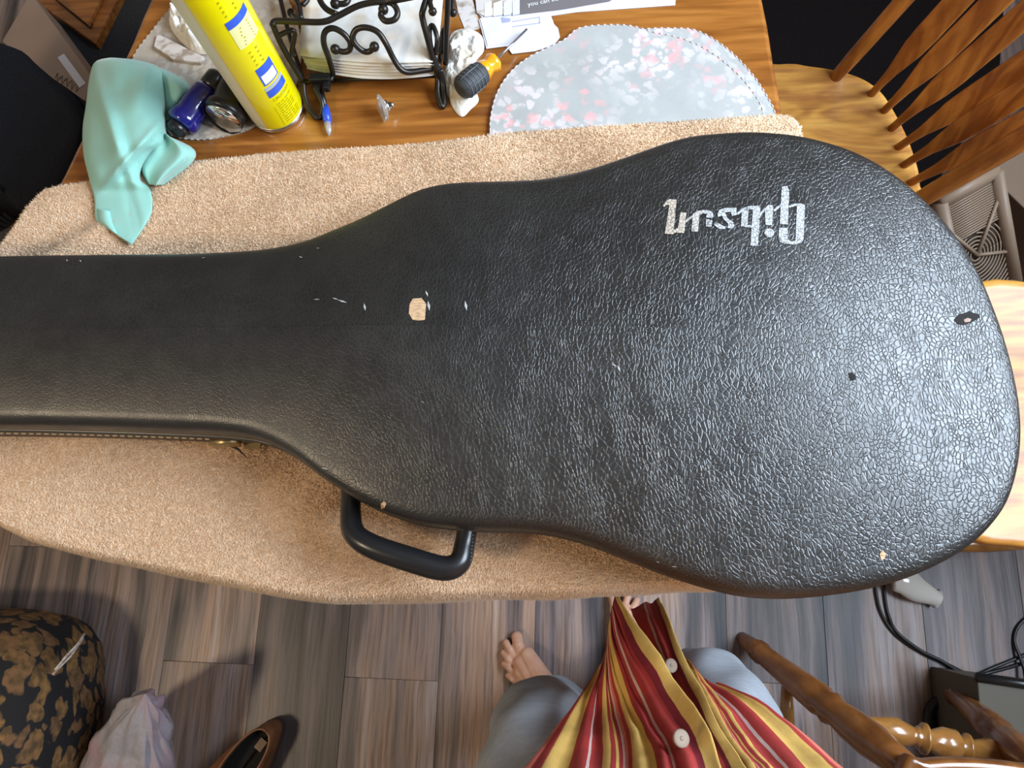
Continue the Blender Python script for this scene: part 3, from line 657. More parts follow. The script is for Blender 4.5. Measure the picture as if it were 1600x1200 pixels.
# ------------------------------------------------ wire napkin holder
bk = thing('napkin_holder', 'dark bronze scrolled wire napkin holder filled with white napkins', 'holder', P(580, 60, TZ))
WR = .0036; Zt = .848; Zb = .768
def wire(pts, r=WR, name='wire', ball=None, n=5):
    q = catmull([P(*p) for p in pts], n) if len(pts) > 2 else [P(*p) for p in pts]
    m_ = MB().tube(q, r, 9)
    if ball is not None: 
        for bi in ball: m_.ball(q[bi], r*1.7, 10)
    return m_.build(name, M['iron'], bk)
wire([(426, 36, Zt), (433, 55, Zt-.018), (448, 85, Zb+.033), (474, 128, Zb)], name='corner_post')
wire([(474, 128, Zb), (476, 150, TZ+.012), (484, 172, TZ+.006), (495, 184, TZ+.004), (502, 180, TZ+.004), (503, 160, TZ+.012), (490, 135, Zb)], .0032, 'foot')
wire([(426, 40, Zt), (432, 33, Zt), (470, 34, Zt), (506, 34, Zt), (530, 24, Zt), (560, 9, Zt+.003), (590, 3, Zt+.004), (612, 5, Zt), (621, 18, Zt-.004), (617, 30, Zt-.006), (603, 33, Zt-.006), (595, 24, Zt-.004), (599, 15, Zt-.002)], name='scroll', ball=[-1])
wire([(590, 3, Zt), (620, 0, Zt+.004), (660, -8, Zt)], name='scroll')
wire([(526, 22, Zt), (510, 14, Zt), (500, 0, Zt), (498, -20, Zt)], name='scroll'); wire([(524, 6, Zt), (540, 5, Zt), (546, -6, Zt)], name='scroll', ball=[0])
wire([(516, 126, Zb), (520, 115, Zb+.004), (514, 92, Zb+0.034), (506, 68, Zb+0.054), (508, 50, Zb+0.063), (520, 44, Zb+0.066), (536, 52, Zb+0.062), (547, 66, Zb+0.053), (546, 78, Zb+0.045), (536, 81, Zb+0.043), (524, 77, Zb+0.045)], name='scroll', ball=[-1])
wire([(585, 73, Zb+0.048), (578, 80, Zb+0.043), (568, 80, Zb+0.043), (556, 70, Zb+0.051), (551, 58, Zb+0.058), (557, 46, Zb+0.064), (572, 43, Zb+0.066), (590, 50, Zb+0.062), (603, 68, Zb+0.052), (614, 90, Zb+0.037), (625, 107, Zb+.026), (637, 113, Zb+.020), (655, 111, Zb+.016), (676, 107, Zb+.012)], name='scroll', ball=[0])
wire([(668, -6, Zt), (661, 15, Zt-.006), (660, 28, Zt-.012), (668, 60, Zb+.05), (678, 100, Zb+.02), (684, 120, Zb), (684, 145, TZ+.01), (690, 166, TZ+.004), (694, 160, TZ+.004), (692, 130, Zb-.004), (688, 108, Zb+.01)], .0038, 'corner_post')
wire([(680, 85, Zb+.03), (683, 60, Zb+.045), (676, 40, Zb+.05), (671, 48, Zb+.046), (674, 75, Zb+.034), (684, 105, Zb+.01)], .003, 'scroll')
wire([(696, 100, Zb), (697, 60, Zb+.03), (699, 20, Zb+.06), (700, -10, Zt)], .0035, 'corner_post'); wire([(690, 78, Zb+.01), (692, 50, Zb+.03), (700, 40, Zb+.035)], .003, 'scroll', ball=[0])
wire([(708, 20, Zt-.03), (706, 0, Zt-.02), (703, -12, Zt-.01)], .003, 'scroll', ball=[0]); wire([(676, 18, Zt), (672, 2, Zt), (678, -10, Zt)], .003, 'scroll', ball=[0])
wire([(474, 128, Zb), (516, 126, Zb)], .0035, 'rail'); wire([(474, 128, Zb), (448, 40, Zb), (430, -40, Zb)], .003, 'rail'); wire([(684, 112, Zb), (700, 20, Zb), (705, -40, Zb)], .003, 'rail')
wire([(516, 126, Zb-.002), (684, 118, Zb-.002)], .0028, 'rail')
wire([(476, 33, Zt), (460, 25, Zt-.01), (455, 20, Zt-.014)], .003, 'scroll', ball=[-1]); wire([(470, 30, Zt), (466, 5, Zt), (445, -25, Zt)], .0034, 'scroll'); wire([(473, 8, Zt), (480, 0, Zt), (482, -12, Zt)], .003, 'scroll')
wire([(434, 56, Zt-.02), (460, 48, Zt-.02), (456, 80, Zb+.035), (462, 88, Zb+.03)], .003, 'scroll')
MB().box(P(500, 123, Zb+.004), (.026, .010, .010)).build('clip', M['black_plastic'], bk, False, 'small black clip', bevel=.001)
MB().box(P(511, 134, Zb), (.007, .013, .009)).build('clip', M['black_plastic'], bk, False, bevel=.001)
nk = thing('napkin_stack', 'thick stack of white embossed paper napkins inside the wire holder', 'napkins', P(580, 60, Zb))
nL = 6
for i in range(nL):
    z = Zb+.003+i*.0048; rows = []
    TLp, TRp, BRp, BLp = P(478, -50, .80), P(690, -50, .80), P(676, 92, .80), P(468, 82, .80)
    NG = 14; jx, jy = random.uniform(-.001, .001), random.uniform(-.001, .001)
    top = []; bot = []
    for r_ in range(NG+1):
        a_, c_2 = TLp.lerp(BLp, r_/NG), TRp.lerp(BRp, r_/NG); rw = []; rwb = []
        for k in range(NG+1):
            q = a_.lerp(c_2, k/NG); s_ = k/NG; fr = r_/NG
            bow = .010*math.sin(math.pi*s_)*fr*(1-i/nL*.6)
            zz = z+.0042+.0006*nz(q.x, q.y, i, 40)-.004*max(0, fr-.85)/.15
            rw.append(Vector((q.x+jx, q.y-bow+jy, zz))); rwb.append(Vector((q.x+jx, q.y-bow+jy, z)))
        top.append(rw); bot.append(rwb)
    m_ = MB(); n_ = NG+1
    V = [v for r_ in top for v in r_]+[v for r_ in bot for v in r_]; B0 = n_*n_
    Fq = [(i_*n_+k, i_*n_+k+1, (i_+1)*n_+k+1, (i_+1)*n_+k) for i_ in range(NG) for k in range(NG)]
    Fq += [tuple(B0+x_ for x_ in f_[::-1]) for f_ in Fq]
    bd = [(0, k) for k in range(NG)]+[(k, NG) for k in range(NG)]+[(NG, NG-k) for k in range(NG)]+[(NG-k, 0) for k in range(NG)]
    bi = [a2*n_+b2 for a2, b2 in bd]
    Fq += [(bi[k], bi[(k+1) % len(bi)], B0+bi[(k+1) % len(bi)], B0+bi[k]) for k in range(len(bi))]
    m_.add(V, Fq).build('napkin', M['napkin'], nk)

# ------------------------------------------------ pen, knob, screwdriver, tissue
pen = thing('ballpoint_pen', 'pen with blue grip and clear tip under the wire holder', 'pen', P(505, 160, TZ))
zp = TZ+.0055
MB().tube([P(497, 118, zp), P(503, 150, zp), P(507, 167, zp)], .0042, 12).build('barrel', M['black_plastic'], pen)
MB().tube([P(507, 167, zp), P(510, 180, zp), P(511.5, 192, zp)], [.0052, .0056, .005], 12).build('grip', M['pen_blue'], pen)
MB().tube([P(511.5, 192, zp), P(513.5, 204, zp), P(514.3, 212, zp-.001)], [.0046, .0034, .0008], 12).build('tip', M['clear'], pen)
kn = thing('glass_knob', 'small clear cut-glass knob lying on the bare table', 'knob', P(601, 168, TZ))
c = P(599, 168, TZ+.016); ax = (P(615, 163, TZ+.014)-c).normalized()
o = MB().tube([c-ax*.006, c-ax*.003, c, c+ax*.003], [.009, .016, .0165, .010], 8).build('cut_glass', M['glass'], kn, False)
MB().tube([c+ax*.003, c+ax*.006, c+ax*.0065, c+ax*.010], [.008, .008, .0045, .004], 12).build('collar', M['steel'], kn)
MB().ball(c+ax*.011, .0035, 8).build('screw_head', M['steel'], kn)
sd_ = thing('screwdriver', 'orange and dark grey handled screwdriver resting on a crumpled tissue', 'screwdriver', P(755, 110, TZ))
zs = TZ+.020
pA, pB = P(718, 142, zs+.004), P(775, 94, zs)
ax = (pB-pA).normalized(); Lh = (pB-pA).length
def along(t_): return pA+ax*Lh*t_
MB().tube([along(t_) for t_ in (0, .03, .12, .3, .5, .60, .64)], [.009, .0125, .0148, .0152, .0150, .014, .012], 18).build('rubber_grip', M['black_rubber'], sd_)
MB().tube([along(t_) for t_ in (.60, .66, .75, .82, .90, .97, 1.0)], [.012, .0135, .011, .0098, .0125, .0125, .009], 6).build('orange_collar', M['orange'], sd_, True, 'translucent orange end of the handle')
MB().tube([along(.98), P(823, 46, TZ+.010)], .0017, 8).build('shaft', M['steel'], sd_)
gm = MB()
for k in range(6):
    a_ = k*math.pi/3
    q = ax.orthogonal().normalized(); q2 = ax.cross(q)
    gm.tube([along(.08)+(q*math.cos(a_)+q2*math.sin(a_))*.0143, along(.3)+(q*math.cos(a_)+q2*math.sin(a_))*.0155, along(.55)+(q*math.cos(a_)+q2*math.sin(a_))*.0148], .0009, 5)
for k in range(5):
    t_ = .14+k*.09; q = ax.orthogonal().normalized(); q2 = ax.cross(q)
    gm.tube([along(t_)+(q*math.cos(a_)+q2*math.sin(a_))*.0152 for a_ in np.linspace(0, 2*math.pi, 25)], .0007, 5)
gm.build('grip_ridges', new_mat('grey_ridge', (.10, .11, .12), .6), sd_)
def crumple(name, label, cat, outl, z0, hmax, mat, seed, nrow=60, parent=None, freq=95):
    """heap of creased paper inside a pixel outline"""
    pts = resample([tuple(p) for p in catmull([P(a_, b2, z0) for a_, b2 in outl], 4, True)]+[tuple(P(*outl[0], z0))], 170)[:-1]
    c_ = sum(pts, Vector())/len(pts); rows = []
    for r_ in range(nrow+1):
        s_ = 1-r_/nrow; rw = []
        for p in pts:
            q = c_+(p-c_)*s_; d = noise.noise_vector(Vector((q.x*freq+seed, q.y*freq, seed)))
            f1 = noise.voronoi(Vector((q.x*freq*.7+seed, q.y*freq*.7, seed*.3)))[0][0]; f2 = noise.voronoi(Vector((q.x*freq*1.7+seed, q.y*freq*1.3, seed*.7)))[0][0]; rid = 1.15-f1*1.1-f2*.45
            hh = hmax*(1-s_**4)*(.35+.65*rid)+.0012
            rw.append(Vector((q.x+d.x*.003*(1-s_**4), q.y+d.y*.003*(1-s_**4), z0+max(.0008, hh) if s_ < .999 else z0+.0005)))
        rows.append(rw)
    o = grid(rows, name, M[mat], parent, True); fixn(o)
    if sum(p.normal.z for p in o.data.polygons) < 0: o.data.flip_normals()
    if label: tag(o, label, cat)
    return o
crumple('tissue', 'crumpled white tissue under the orange screwdriver', 'tissue', [(702, 60), (712, 48), (735, 46), (754, 58), (756, 80), (745, 95), (738, 115), (730, 130), (742, 142), (748, 158), (735, 172), (722, 183), (708, 170), (698, 145), (690, 125), (692, 110), (700, 95)], TZ, .018, 'tissue', 3.3)
crumple('tissue', 'crumpled white tissue on the beige placemat beside the spray can', 'tissue', [(270, 20), (285, -5), (330, -8), (345, 40), (352, 70), (335, 72), (322, 85), (300, 82), (278, 60), (266, 40)], TZ+.003, .035, 'tissue', 8.1)
for (lb, px_, z_, mt) in (('white folded paper packet with a red mark on the beige placemat', [(245, 52), (262, 60), (318, 88), (312, 98), (270, 92), (240, 72)], .008, 'paper2'),):
    o = MB().prism([tuple(P(a_, b2, TZ+z_))[:2] for a_, b2 in px_], TZ+.0026, TZ+z_).build('paper_packet', M[mt], None, False, bevel=.001); tag(o, lb, 'packet')

# ------------------------------------------------ torches
tc1 = thing('torch', 'dark blue glossy torch lying beside the black one', 'torch', P(300, 165, TZ))
zt = TZ+.022
a0, a1 = P(345, 118, zt), P(282, 195, zt-.002); ax = (a1-a0).normalized()
L_ = (a1-a0).length
MB().tube([a0+ax*L_*t_ for t_ in (0, .05, .2, .3)], [.012, .015, .015, .014], 20).build('tail_cap', M['black_plastic'], tc1)
MB().tube([a0+ax*L_*t_ for t_ in (.28, .35, .6, .78, .84, .96, 1)], [.015, .0175, .018, .0165, .019, .0195, .016], 20).build('blue_body', M['blue_plastic'], tc1)
MB().tube([a1-ax*.001, a1+ax*.010, a1+ax*.013], [.013, .012, .008], 16).build('lens_ring', M['black_plastic'], tc1)
MB().tube([P(268, 204, TZ+.006), P(262, 200, TZ+.006), P(268, 212, TZ+.006)], .002, 6).build('wrist_strap', M['paper'], tc1)
tc2 = thing('torch', 'thick black torch with its silver reflector facing the towel', 'torch', P(370, 150, TZ))
a0, a1 = P(385, 105, TZ+.026), P(350, 181, TZ+.026); ax = (a1-a0).normalized(); L_ = (a1-a0).length
MB().tube([a0+ax*L_*t_ for t_ in (0, .1, .6, .8, .86, .97, 1)], [.019, .021, .021, .021, .025, .0255, .0235], 24, cap=True).build('body', M['black_plastic'], tc2)
axt = (ax+Vector((0, 0, .25))).normalized(); q = a1+ax*.0006
lr = MB().tube([a1, a1+axt*.004], [.0250, .0245], 28, cap=False); lr.build('bezel', M['black_plastic'], tc2)
MB().tube([a1+ax*.0010, a1+ax*.0030, a1+ax*.0025, a1+ax*.0018, a1+ax*.0012], [.0222, .0215, .016, .009, .003], 24, cap=True).build('reflector', M['lens'], tc2, True)

# ------------------------------------------------ papers at the far side
def paper(name, label, pxs, z, mat, cat='paper', th=.0006, parent=None):
    o = MB().prism([tuple(P(a_, b2, z))[:2] for a_, b2 in pxs], z-th, z).build(name, M[mat], parent, False)
    if label: tag(o, label, cat)
    return o
paper('letter', 'white sheet of paper under the grey-banded leaflet at the far table edge', [(745, -60), (1060, -60), (1055, 8), (900, 19), (860, 25), (770, 42), (745, 20)], TZ+.0012, 'paper')
lf = thing('leaflet', 'leaflet with a dark grey band and white words at the top edge', 'leaflet', P(850, 0, TZ)); zl = TZ+.0026
paper('sheet', None, [(735, -80), (960, -80), (958, -2), (760, 26), (745, 20)], zl, 'paper2', parent=lf)
paper('grey_band', None, [(812, -30), (955, -40), (955, 1), (880, 14), (812, 22)], zl+.0004, 'band', parent=lf, th=.0003)
for (u0, u1) in ((757, 768), (771, 785), (787, 799), (801, 812)):
    paper('printed_jar', None, [(u0, 6-(u0-757)*.08), (u1, 2-(u1-757)*.06), (u1, 25-(u1-757)*.06), (u0, 26-(u0-757)*.05)], zl+.0004, 'white_label', parent=lf, th=.0003)
V, Fs = text_geo('you can be', .0092); b0_ = P(825, 10.5, zl); dx_ = (P(865, 2.5, zl)-b0_).normalized(); dy_ = Vector((-dx_.y, dx_.x, 0))
mesh('leaflet_lettering', [b0_+dx_*v.x+dy_*v.y+Vector((0, 0, .0006)) for v in V], Fs, M['white_ink'], lf, False)
env = thing('envelope', 'torn white envelope with a blue window outline near the screwdriver tip', 'envelope', P(810, 50, TZ))
paper('envelope_body', None, [(748, 30), (860, 22), (866, 38), (872, 44), (875, 58), (866, 70), (835, 80), (800, 84), (792, 72), (760, 76)], TZ+.0005+.0018, 'paper', parent=env, th=.0006)
paper('flap', None, [(750, 28), (858, 22), (864, 42), (835, 55), (800, 66), (762, 72)], TZ+.0032, 'paper', parent=env)
for q4 in ([(800, 33), (842, 26), (842, 27.5), (800, 34.5)], [(842, 26), (843.5, 26), (844, 36), (842.5, 36)], [(800, 41), (844, 35), (844, 36.5), (800, 42.5)], [(783, 27), (798, 29), (797, 34), (785, 36)]):
    paper('printed_line', None, q4, TZ+.0035, 'lilac_ink', parent=env, th=.0002)
paper('receipt', 'long printed receipt lying beside the wire holder', [(708, -20), (732, -20), (752, 44), (728, 50), (716, 20)], TZ+.0008, 'paper2', 'receipt')

# ------------------------------------------------ mint cloth
def loft_px(name, left, right, zf, mat, parent=None, nr=60, nc=40, thick=.0015):
    L2 = resample([tuple(v) for v in catmull([(a_, b2, 0) for a_, b2 in left], 5)], nr); R2 = resample([tuple(v) for v in catmull([(a_, b2, 0) for a_, b2 in right], 5)], nr); rows = []
    for r_ in range(nr):
        rw = []
        for k in range(nc):
            q = L2[r_].lerp(R2[r_], k/(nc-1)); rw.append(P(q.x, q.y, zf(r_/(nr-1), k/(nc-1), q.x, q.y)))
        rows.append(rw)
    o = grid(rows, name, M[mat], parent, False); fixn(o)
    if sum(p.normal.z for p in o.data.polygons) < 0: o.data.flip_normals()
    s_ = o.modifiers.new('solid', 'SOLIDIFY'); s_.thickness = thick; s_.offset = -1
    return o
mc = thing('microfibre_cloth', 'mint green ribbed cleaning cloth heaped at the towel corner', 'cloth', P(200, 230, TZ))
def prof(t_, k): return math.sin(math.pi*min(1, max(0, k)))**.45
def zmain(t_, k, x_, y_):
    body = .045*math.sin(math.pi*min(1, t_*1.15+.12))**.7 if t_ < .8 else .045*math.sin(math.pi*min(1, .8*1.15+.12))**.7*(1-(t_-.8)/.2)+.0
    body = max(body, .004)
    f_ = .010*math.exp(-(((x_-185)+(y_-230)*-.35)/12)**2)-.012*math.exp(-(((x_-200)-(y_-290)*.25)/11)**2)*min(1, max(0, (y_-225)/50))+.006*nz(x_/30, y_/45, 2)
    f_ += .008*math.exp(-(((x_-230)+(y_-215)*.9)/9)**2)*min(1, max(0, (y_-150)/50))
    return TZ+.014+prof(t_, k)*max(.003, body+f_*min(1, body/.02))
o1 = loft_px('cloth_fold', [(172, 90), (148, 97), (139, 125), (134, 165), (129, 200), (130, 240), (138, 275), (147, 310), (150, 345), (172, 360)], [(178, 90), (215, 94), (250, 106), (258, 130), (259, 180), (259, 222), (238, 238), (222, 262), (220, 282), (235, 296), (236, 335), (206, 383)], zmain, 'mint', mc, 90, 56)
o2 = loft_px('cloth_fold', [(240, 104), (250, 130), (254, 160), (256, 190)], [(256, 107), (297, 133), (288, 160), (262, 187)], lambda t_, k, x_, y_: TZ+.006+.03*prof(t_, k)*math.sin(math.pi*min(1, t_+.1)), 'mint', mc, 40, 24)
o3 = loft_px('cloth_fold', [(250, 205), (232, 232), (220, 262), (232, 288)], [(262, 212), (303, 233), (299, 256), (254, 290)], lambda t_, k, x_, y_: TZ+.010+.026*prof(t_, k)*(1-.5*t_)+.007*math.sin(k*9+t_*3)*prof(t_, k), 'mint', mc, 44, 40)
o4 = loft_px('cloth_fold', [(150, 325), (152, 345), (168, 358)], [(175, 330), (180, 350), (186, 366)], lambda t_, k, x_, y_: TZ+.010+.012*prof(t_, k), 'mint', mc, 20, 16)

# ------------------------------------------------ chairs
def seat_mesh(pts, z1, th_, parent, mat='oak_seat', dish=.008):
    pts = [Vector((p[0], p[1], 0)) for p in catmull([(p[0], p[1], 0) for p in pts], 5, True)]; n = len(pts); c_ = sum(pts, Vector())/n
    V = []; rr = [(.80, -th_), (.97, -th_+.004), (1, -th_*.55), (1, -.012), (.992, -.004), (.975, 0), (.93, -.0005), (.8, -dish*.5), (.6, -dish), (.3, -dish), (.02, -dish)]
    for s_, dz in rr:
        for p in pts: q = c_+(p-c_)*s_; V.append((q.x, q.y, z1+dz))
    Fs = [(i*n+k, i*n+(k+1) % n, (i+1)*n+(k+1) % n, (i+1)*n+k) for i in range(len(rr)-1) for k in range(n)]+[tuple(range(n))[::-1], tuple((len(rr)-1)*n+k for k in range(n))]
    return fixn(mesh('seat', V, Fs, M[mat], parent))
TURN = [(0, .011), (.04, .013), (.10, .0155), (.125, .019), (.14, .0165), (.155, .0195), (.17, .0165), (.3, .019), (.46, .0225), (.54, .0235), (.57, .019), (.60, .024), (.63, .019), (.70, .023), (.80, .024), (.88, .020), (1.0, .017)]
def turned_leg(foot, top, parent, mat='turned', k=1.0, name='leg'):
    f_, t_ = Vector(foot), Vector(top); return MB().tube([f_.lerp(t_, a_) for a_, _ in TURN], [r_*k for _, r_ in TURN], 16).build(name, M[mat], parent)
def stretcher(a_, b2, parent, mat='turned_light', k=1.0, fancy=False):
    a_, b2 = Vector(a_), Vector(b2)
    pr = [(0, .008), (.15, .012), (.5, .017), (.85, .012), (1, .008)] if not fancy else [(0, .008), (.08, .011), (.2, .018), (.26, .021), (.33, .015), (.36, .012), (.375, .016), (.385, .012), (.40, .022), (.415, .022), (.43, .013), (.5, .022), (.57, .022), (.60, .013), (.62, .021), (.635, .021), (.65, .013), (.74, .021), (.82, .018), (.94, .011), (1, .008)]
    return MB().tube([a_.lerp(b2, t_) for t_, _ in pr], [r_*k for _, r_ in pr], 16).build('stretcher', M[mat], parent)
def arrow_spindle(base, top, across, parent):
    base, top, ac = Vector(base), Vector(top), Vector(across)
    pr = [(0, .0062, .0058), (.05, .0066, .006), (.11, .0085, .0062), (.17, .013, .006), (.22, .0165, .0055), (.28, .0178, .005), (.6, .0175, .005), (.9, .014, .005), (1, .010, .005)]
    return MB().tube([base.lerp(top, t_) for t_, _, _ in pr], [(a_, b2) for _, a_, b2 in pr], 14, side=ac).build('spindle', M['oak_spindle'], parent)
SZ = .455
# arrow-back chair at the right of the table
ch1 = thing('dining_chair', 'golden oak arrow-back chair at the upper right with flat spindles', 'chair', (.37, .6, 0), 'oak dining chairs')
se = [P(1217, 97, SZ), P(1262, 100, SZ), P(1306, 107, SZ), P(1345, 119, SZ), P(1376, 140, SZ), P(1398, 172, SZ), P(1420, 215, SZ), P(1436, 262, SZ), P(1440, 290, SZ)]
se = [(p.x, p.y) for p in se]; ymid = .645
mir = [(x_+.0, 2*ymid-y_) for x_, y_ in se[:6]][::-1]
se = [(se[0][0]-.14, se[0][1]-.02)]+se+[(se[-1][0]-.0, ymid-.06)]+mir+[(se[0][0]-.14, 2*ymid-se[0][1]+.02)]
seat_mesh(se, SZ, .035, ch1)
bases = [(1362, 146), (1382, 172), (1394, 199), (1405, 228), (1414, 256), (1424, 284)]
tops = [(1506, -10), (1567, -10), (1640, -10), (1660, 60), (1660, 105), (1700, 140)]
def spin_top(bp, tp, h):
    # top point at height SZ+h on the photographed line of the spindle
    return P(tp[0], tp[1], h)
def lean_pt(bp, q, dz=.44):
    """the point dz above the base that projects on the line bp->q in the photograph"""
    B = P(*bp, SZ); best = None
    for k in range(60):
        s_ = .2+k*.1; x_ = bp[0]+(q[0]-bp[0])*s_; y_ = bp[1]+(q[1]-bp[1])*s_; Tq = P(x_, y_, SZ+dz)
        d = (Vector((Tq.x-B.x, Tq.y-B.y))-Vector((.13, .03))).length
        if best is None or d < best[0]: best = (d, Tq)
    return B, best[1]
tl = []
B, Tp = lean_pt((1308, 118), (1412, 0)); tl.append(Tp)
MB().tube([B.lerp(Tp, t_) for t_ in (-.02, 0, .1, .5, 1)], [.0105, .0105, .012, .0135, .012], 14).build('back_post', M['oak_spindle'], ch1)
for bp, q in zip(bases, tops):
    B, Tp = lean_pt(bp, q); tl.append(Tp); arrow_spindle(B-Vector((0, 0, .004)), Tp, (Tp-B).cross(Vector(CAMP-B)).normalized(), ch1)
B, Tp = lean_pt((1396, 337), (1600, 216)); tl.append(Tp)
MB().tube([B.lerp(Tp, t_) for t_ in (-.02, 0, .1, .5, 1)], [.0105, .011, .0135, .0155, .013], 14).build('back_post', M['oak_spindle'], ch1)
tl2 = sorted(tl, key=lambda v: -v.y); MB().tube([tl2[0]+Vector((-.01, .03, .01))]+[v+Vector((0, 0, .01)) for v in tl2]+[tl2[-1]+Vector((-.01, -.03, .01))], [(.035, .009)]*(len(tl2)+2), 14, side=(0, 0, 1)).build('crest_rail', M['oak_spindle'], ch1)
for f_, t_ in (((.60, .83, 0), (.50, .75, .43)), ((.59, .49, 0), (.50, .54, .43)), ((.19, .80, 0), (.25, .74, .43)), ((.19, .46, 0), (.25, .53, .43))): turned_leg(f_, t_, ch1)
stretcher((.575, .81, .12), (.205, .785, .12), ch1); stretcher((.565, .505, .12), (.21, .48, .12), ch1); stretcher((.39, .79, .13), (.39, .495, .13), ch1)
# second chair: broad seat at the right edge
ch2 = thing('dining_chair', 'oak chair at the right frame edge showing only its pale wooden seat', 'chair', (.8, .22, 0), 'oak dining chairs')
tA, tB, bA, bB = P(1530, 437, SZ), P(1600, 449, SZ), P(1515, 836, SZ), P(1600, 855, SZ)
se = [(tA.x, tA.y), (tB.x+.1, tB.y-.015), (tB.x+.24, tB.y-.08), (tB.x+.29, (tB.y+bB.y)/2), (bB.x+.30, bB.y+.07), (bB.x+.12, bB.y-.012), (bB.x, bB.y), (bA.x, bA.y), (bA.x-.025, bA.y+.10), (tA.x-.06, tA.y-.11)]
seat_mesh(se, SZ, .036, ch2); xs, ys = [p[0] for p in se], [p[1] for p in se]; cx, cy = .80, sum(ys)/len(ys)
for dx, dy in ((-.19, .15), (-.19, -.15), (.16, .14), (.16, -.14)):
    turned_leg((cx+dx*1.25, cy+dy*1.25, 0), (cx+dx*.8, cy+dy*.8, .43), ch2)
stretcher((cx-.2, cy+.165, .13), (cx+.17, cy+.155, .13), ch2); stretcher((cx-.2, cy-.165, .13), (cx+.17, cy-.155, .13), ch2); stretcher((cx, cy+.16, .13), (cx, cy-.16, .13), ch2)
tps = []
for k in range(7):
    y_ = cy+.15-.05*k; B = Vector((.955-.012*abs(k-3), y_, SZ-.004)); Tp = Vector((1.09-.012*abs(k-3), cy+(y_-cy)*1.25, .92)); tps.append(Tp)
    arrow_spindle(B, Tp, (0, 1, 0), ch2)
MB().tube([tps[0]+Vector((-.01, .04, .01))]+[v+Vector((0, 0, .01)) for v in tps]+[tps[-1]+Vector((-.01, -.04, .01))], [(.035, .009)]*9, 14, side=(0, 0, 1)).build('crest_rail', M['oak_spindle'], ch2)
# third chair: turned leg and beaded stretcher at the lower right
ch3 = thing('dining_chair', 'dark turned-leg wooden chair at the lower right beside the person', 'chair', (.6, -.42, 0), 'oak dining chairs')
fA = P(1160, 997, .0); tpA = P(1436, 1216, .435); fB = P(1478, 1074, 0); tpB = P(1640, 1215, .435)
turned_leg(fA, tpA, ch3, 'turned', 1.12); turned_leg(fB, tpB, ch3, 'turned', 1.0)
turned_leg((.36, -.62, 0), (.43, -.56, .435), ch3); turned_leg((.80, -.64, 0), (.72, -.57, .435), ch3)
sA = fA.lerp(tpA, .68); sB = fB.lerp(tpB, .80); sA2 = P(1322, 1124, sA.z)
stretcher(sA, P(1625, 1196, sA.z+.01), ch3, 'turned_light', 1.05, True)
stretcher(fA.lerp(tpA, .33), Vector((.375, -.605, .12)), ch3)
s3 = [P(1408, 1204, SZ), P(1450, 1190, SZ), P(1520, 1188, SZ), P(1600, 1196, SZ), P(1680, 1215, SZ)]
s3 = [(p.x, p.y) for p in s3]; s3 = s3+[(s3[-1][0]+.03, s3[-1][1]-.12), (s3[-1][0]-.02, s3[-1][1]-.3), (.57, -.67), (.41, -.62), (.385, -.45)]
seat_mesh(s3, SZ, .036, ch3, 'turned')
tps = []
for k in range(6):
    x_ = .44+.05*k; B = Vector((x_, -.615, SZ-.004)); Tp = Vector((.565+(x_-.565)*1.2, -.74, .92)); tps.append(Tp); arrow_spindle(B, Tp, (1, 0, 0), ch3)
MB().tube([tps[0]+Vector((-.04, .01, .01))]+[v+Vector((0, 0, .01)) for v in tps]+[tps[-1]+Vector((.04, .01, .01))], [(.035, .009)]*8, 14, side=(0, 0, 1)).build('crest_rail', M['oak_spindle'], ch3)

# ------------------------------------------------ right background: fan, carton, box, cables
def quad_slab(name, q, thick, mat, parent=None, smooth=False, bevel=0):
    q = [Vector(v) for v in q]; nn = (q[1]-q[0]).cross(q[3]-q[0]).normalized()
    if nn.z < 0: nn = -nn
    V = [v for v in q]+[v-nn*thick for v in q]
    return MB().add(V, [(0, 1, 2, 3), (7, 6, 5, 4), (0, 4, 5, 1), (1, 5, 6, 2), (2, 6, 7, 3), (3, 7, 4, 0)]).build(name, M[mat], parent, smooth, bevel=bevel)
TLf, TRf = P(1476, 318, .29), P(1560, 271, .29)
uu = (TRf-TLf); wd_ = uu.length; ux = uu.normalized()
side_dir = Vector((ux.y, -ux.x, 0)); vv = (side_dir*.80+Vector((0, 0, -.60))).normalized(); nf = ux.cross(vv); nf = nf if nf.z > 0 else -nf
W_ = .26; Hh = .26
TRf2 = TLf+ux*W_
TL_ = TRf-ux*W_*.48; 
TL_ = TLf; TR_ = TLf+ux*wd_*1.04
W_ = (TR_-TL_).length
fanc = thing('box_fan', 'beige square box fan with round grille on the floor behind the case', 'fan', TLf-Vector((0, 0, .29)))
Hh = .235
def fp(u_, v_, w_=0): return TL_+ux*u_+vv*v_+nf*w_
MB().add([fp(-.004, -.004, -.02), fp(W_+.004, -.004, -.02), fp(W_+.004, Hh, -.02), fp(-.004, Hh, -.02), fp(-.004, -.004, -.07), fp(W_+.004, -.004, -.07), fp(W_+.004, Hh, -.07), fp(-.004, Hh, -.07)], [(0, 1, 2, 3), (7, 6, 5, 4), (0, 4, 5, 1), (1, 5, 6, 2), (2, 6, 7, 3), (3, 7, 4, 0)]).build('fan_body', M['fan_dark'], fanc, False)
for a_, c2 in (((0, 0), (W_, 0)), ((W_, 0), (W_, Hh)), ((W_, Hh), (0, Hh)), ((0, Hh), (0, 0))):
    MB().tube([fp(*a_, -.012), fp(*c2, -.012)], [(.016, .012)]*2, 12).build('frame', M['fan'], fanc, bevel=0)
bx = MB()
for i in range(18):
    v_ = .008+i*.0048; bx.tube([fp(.008, v_, -.012), fp(W_-.008, v_, -.012)], .0020, 6)
o = bx.build('grille_bars', M['fan'], fanc); o['kind'] = 'stuff'
gc = (W_*.42, .135); rg = MB()
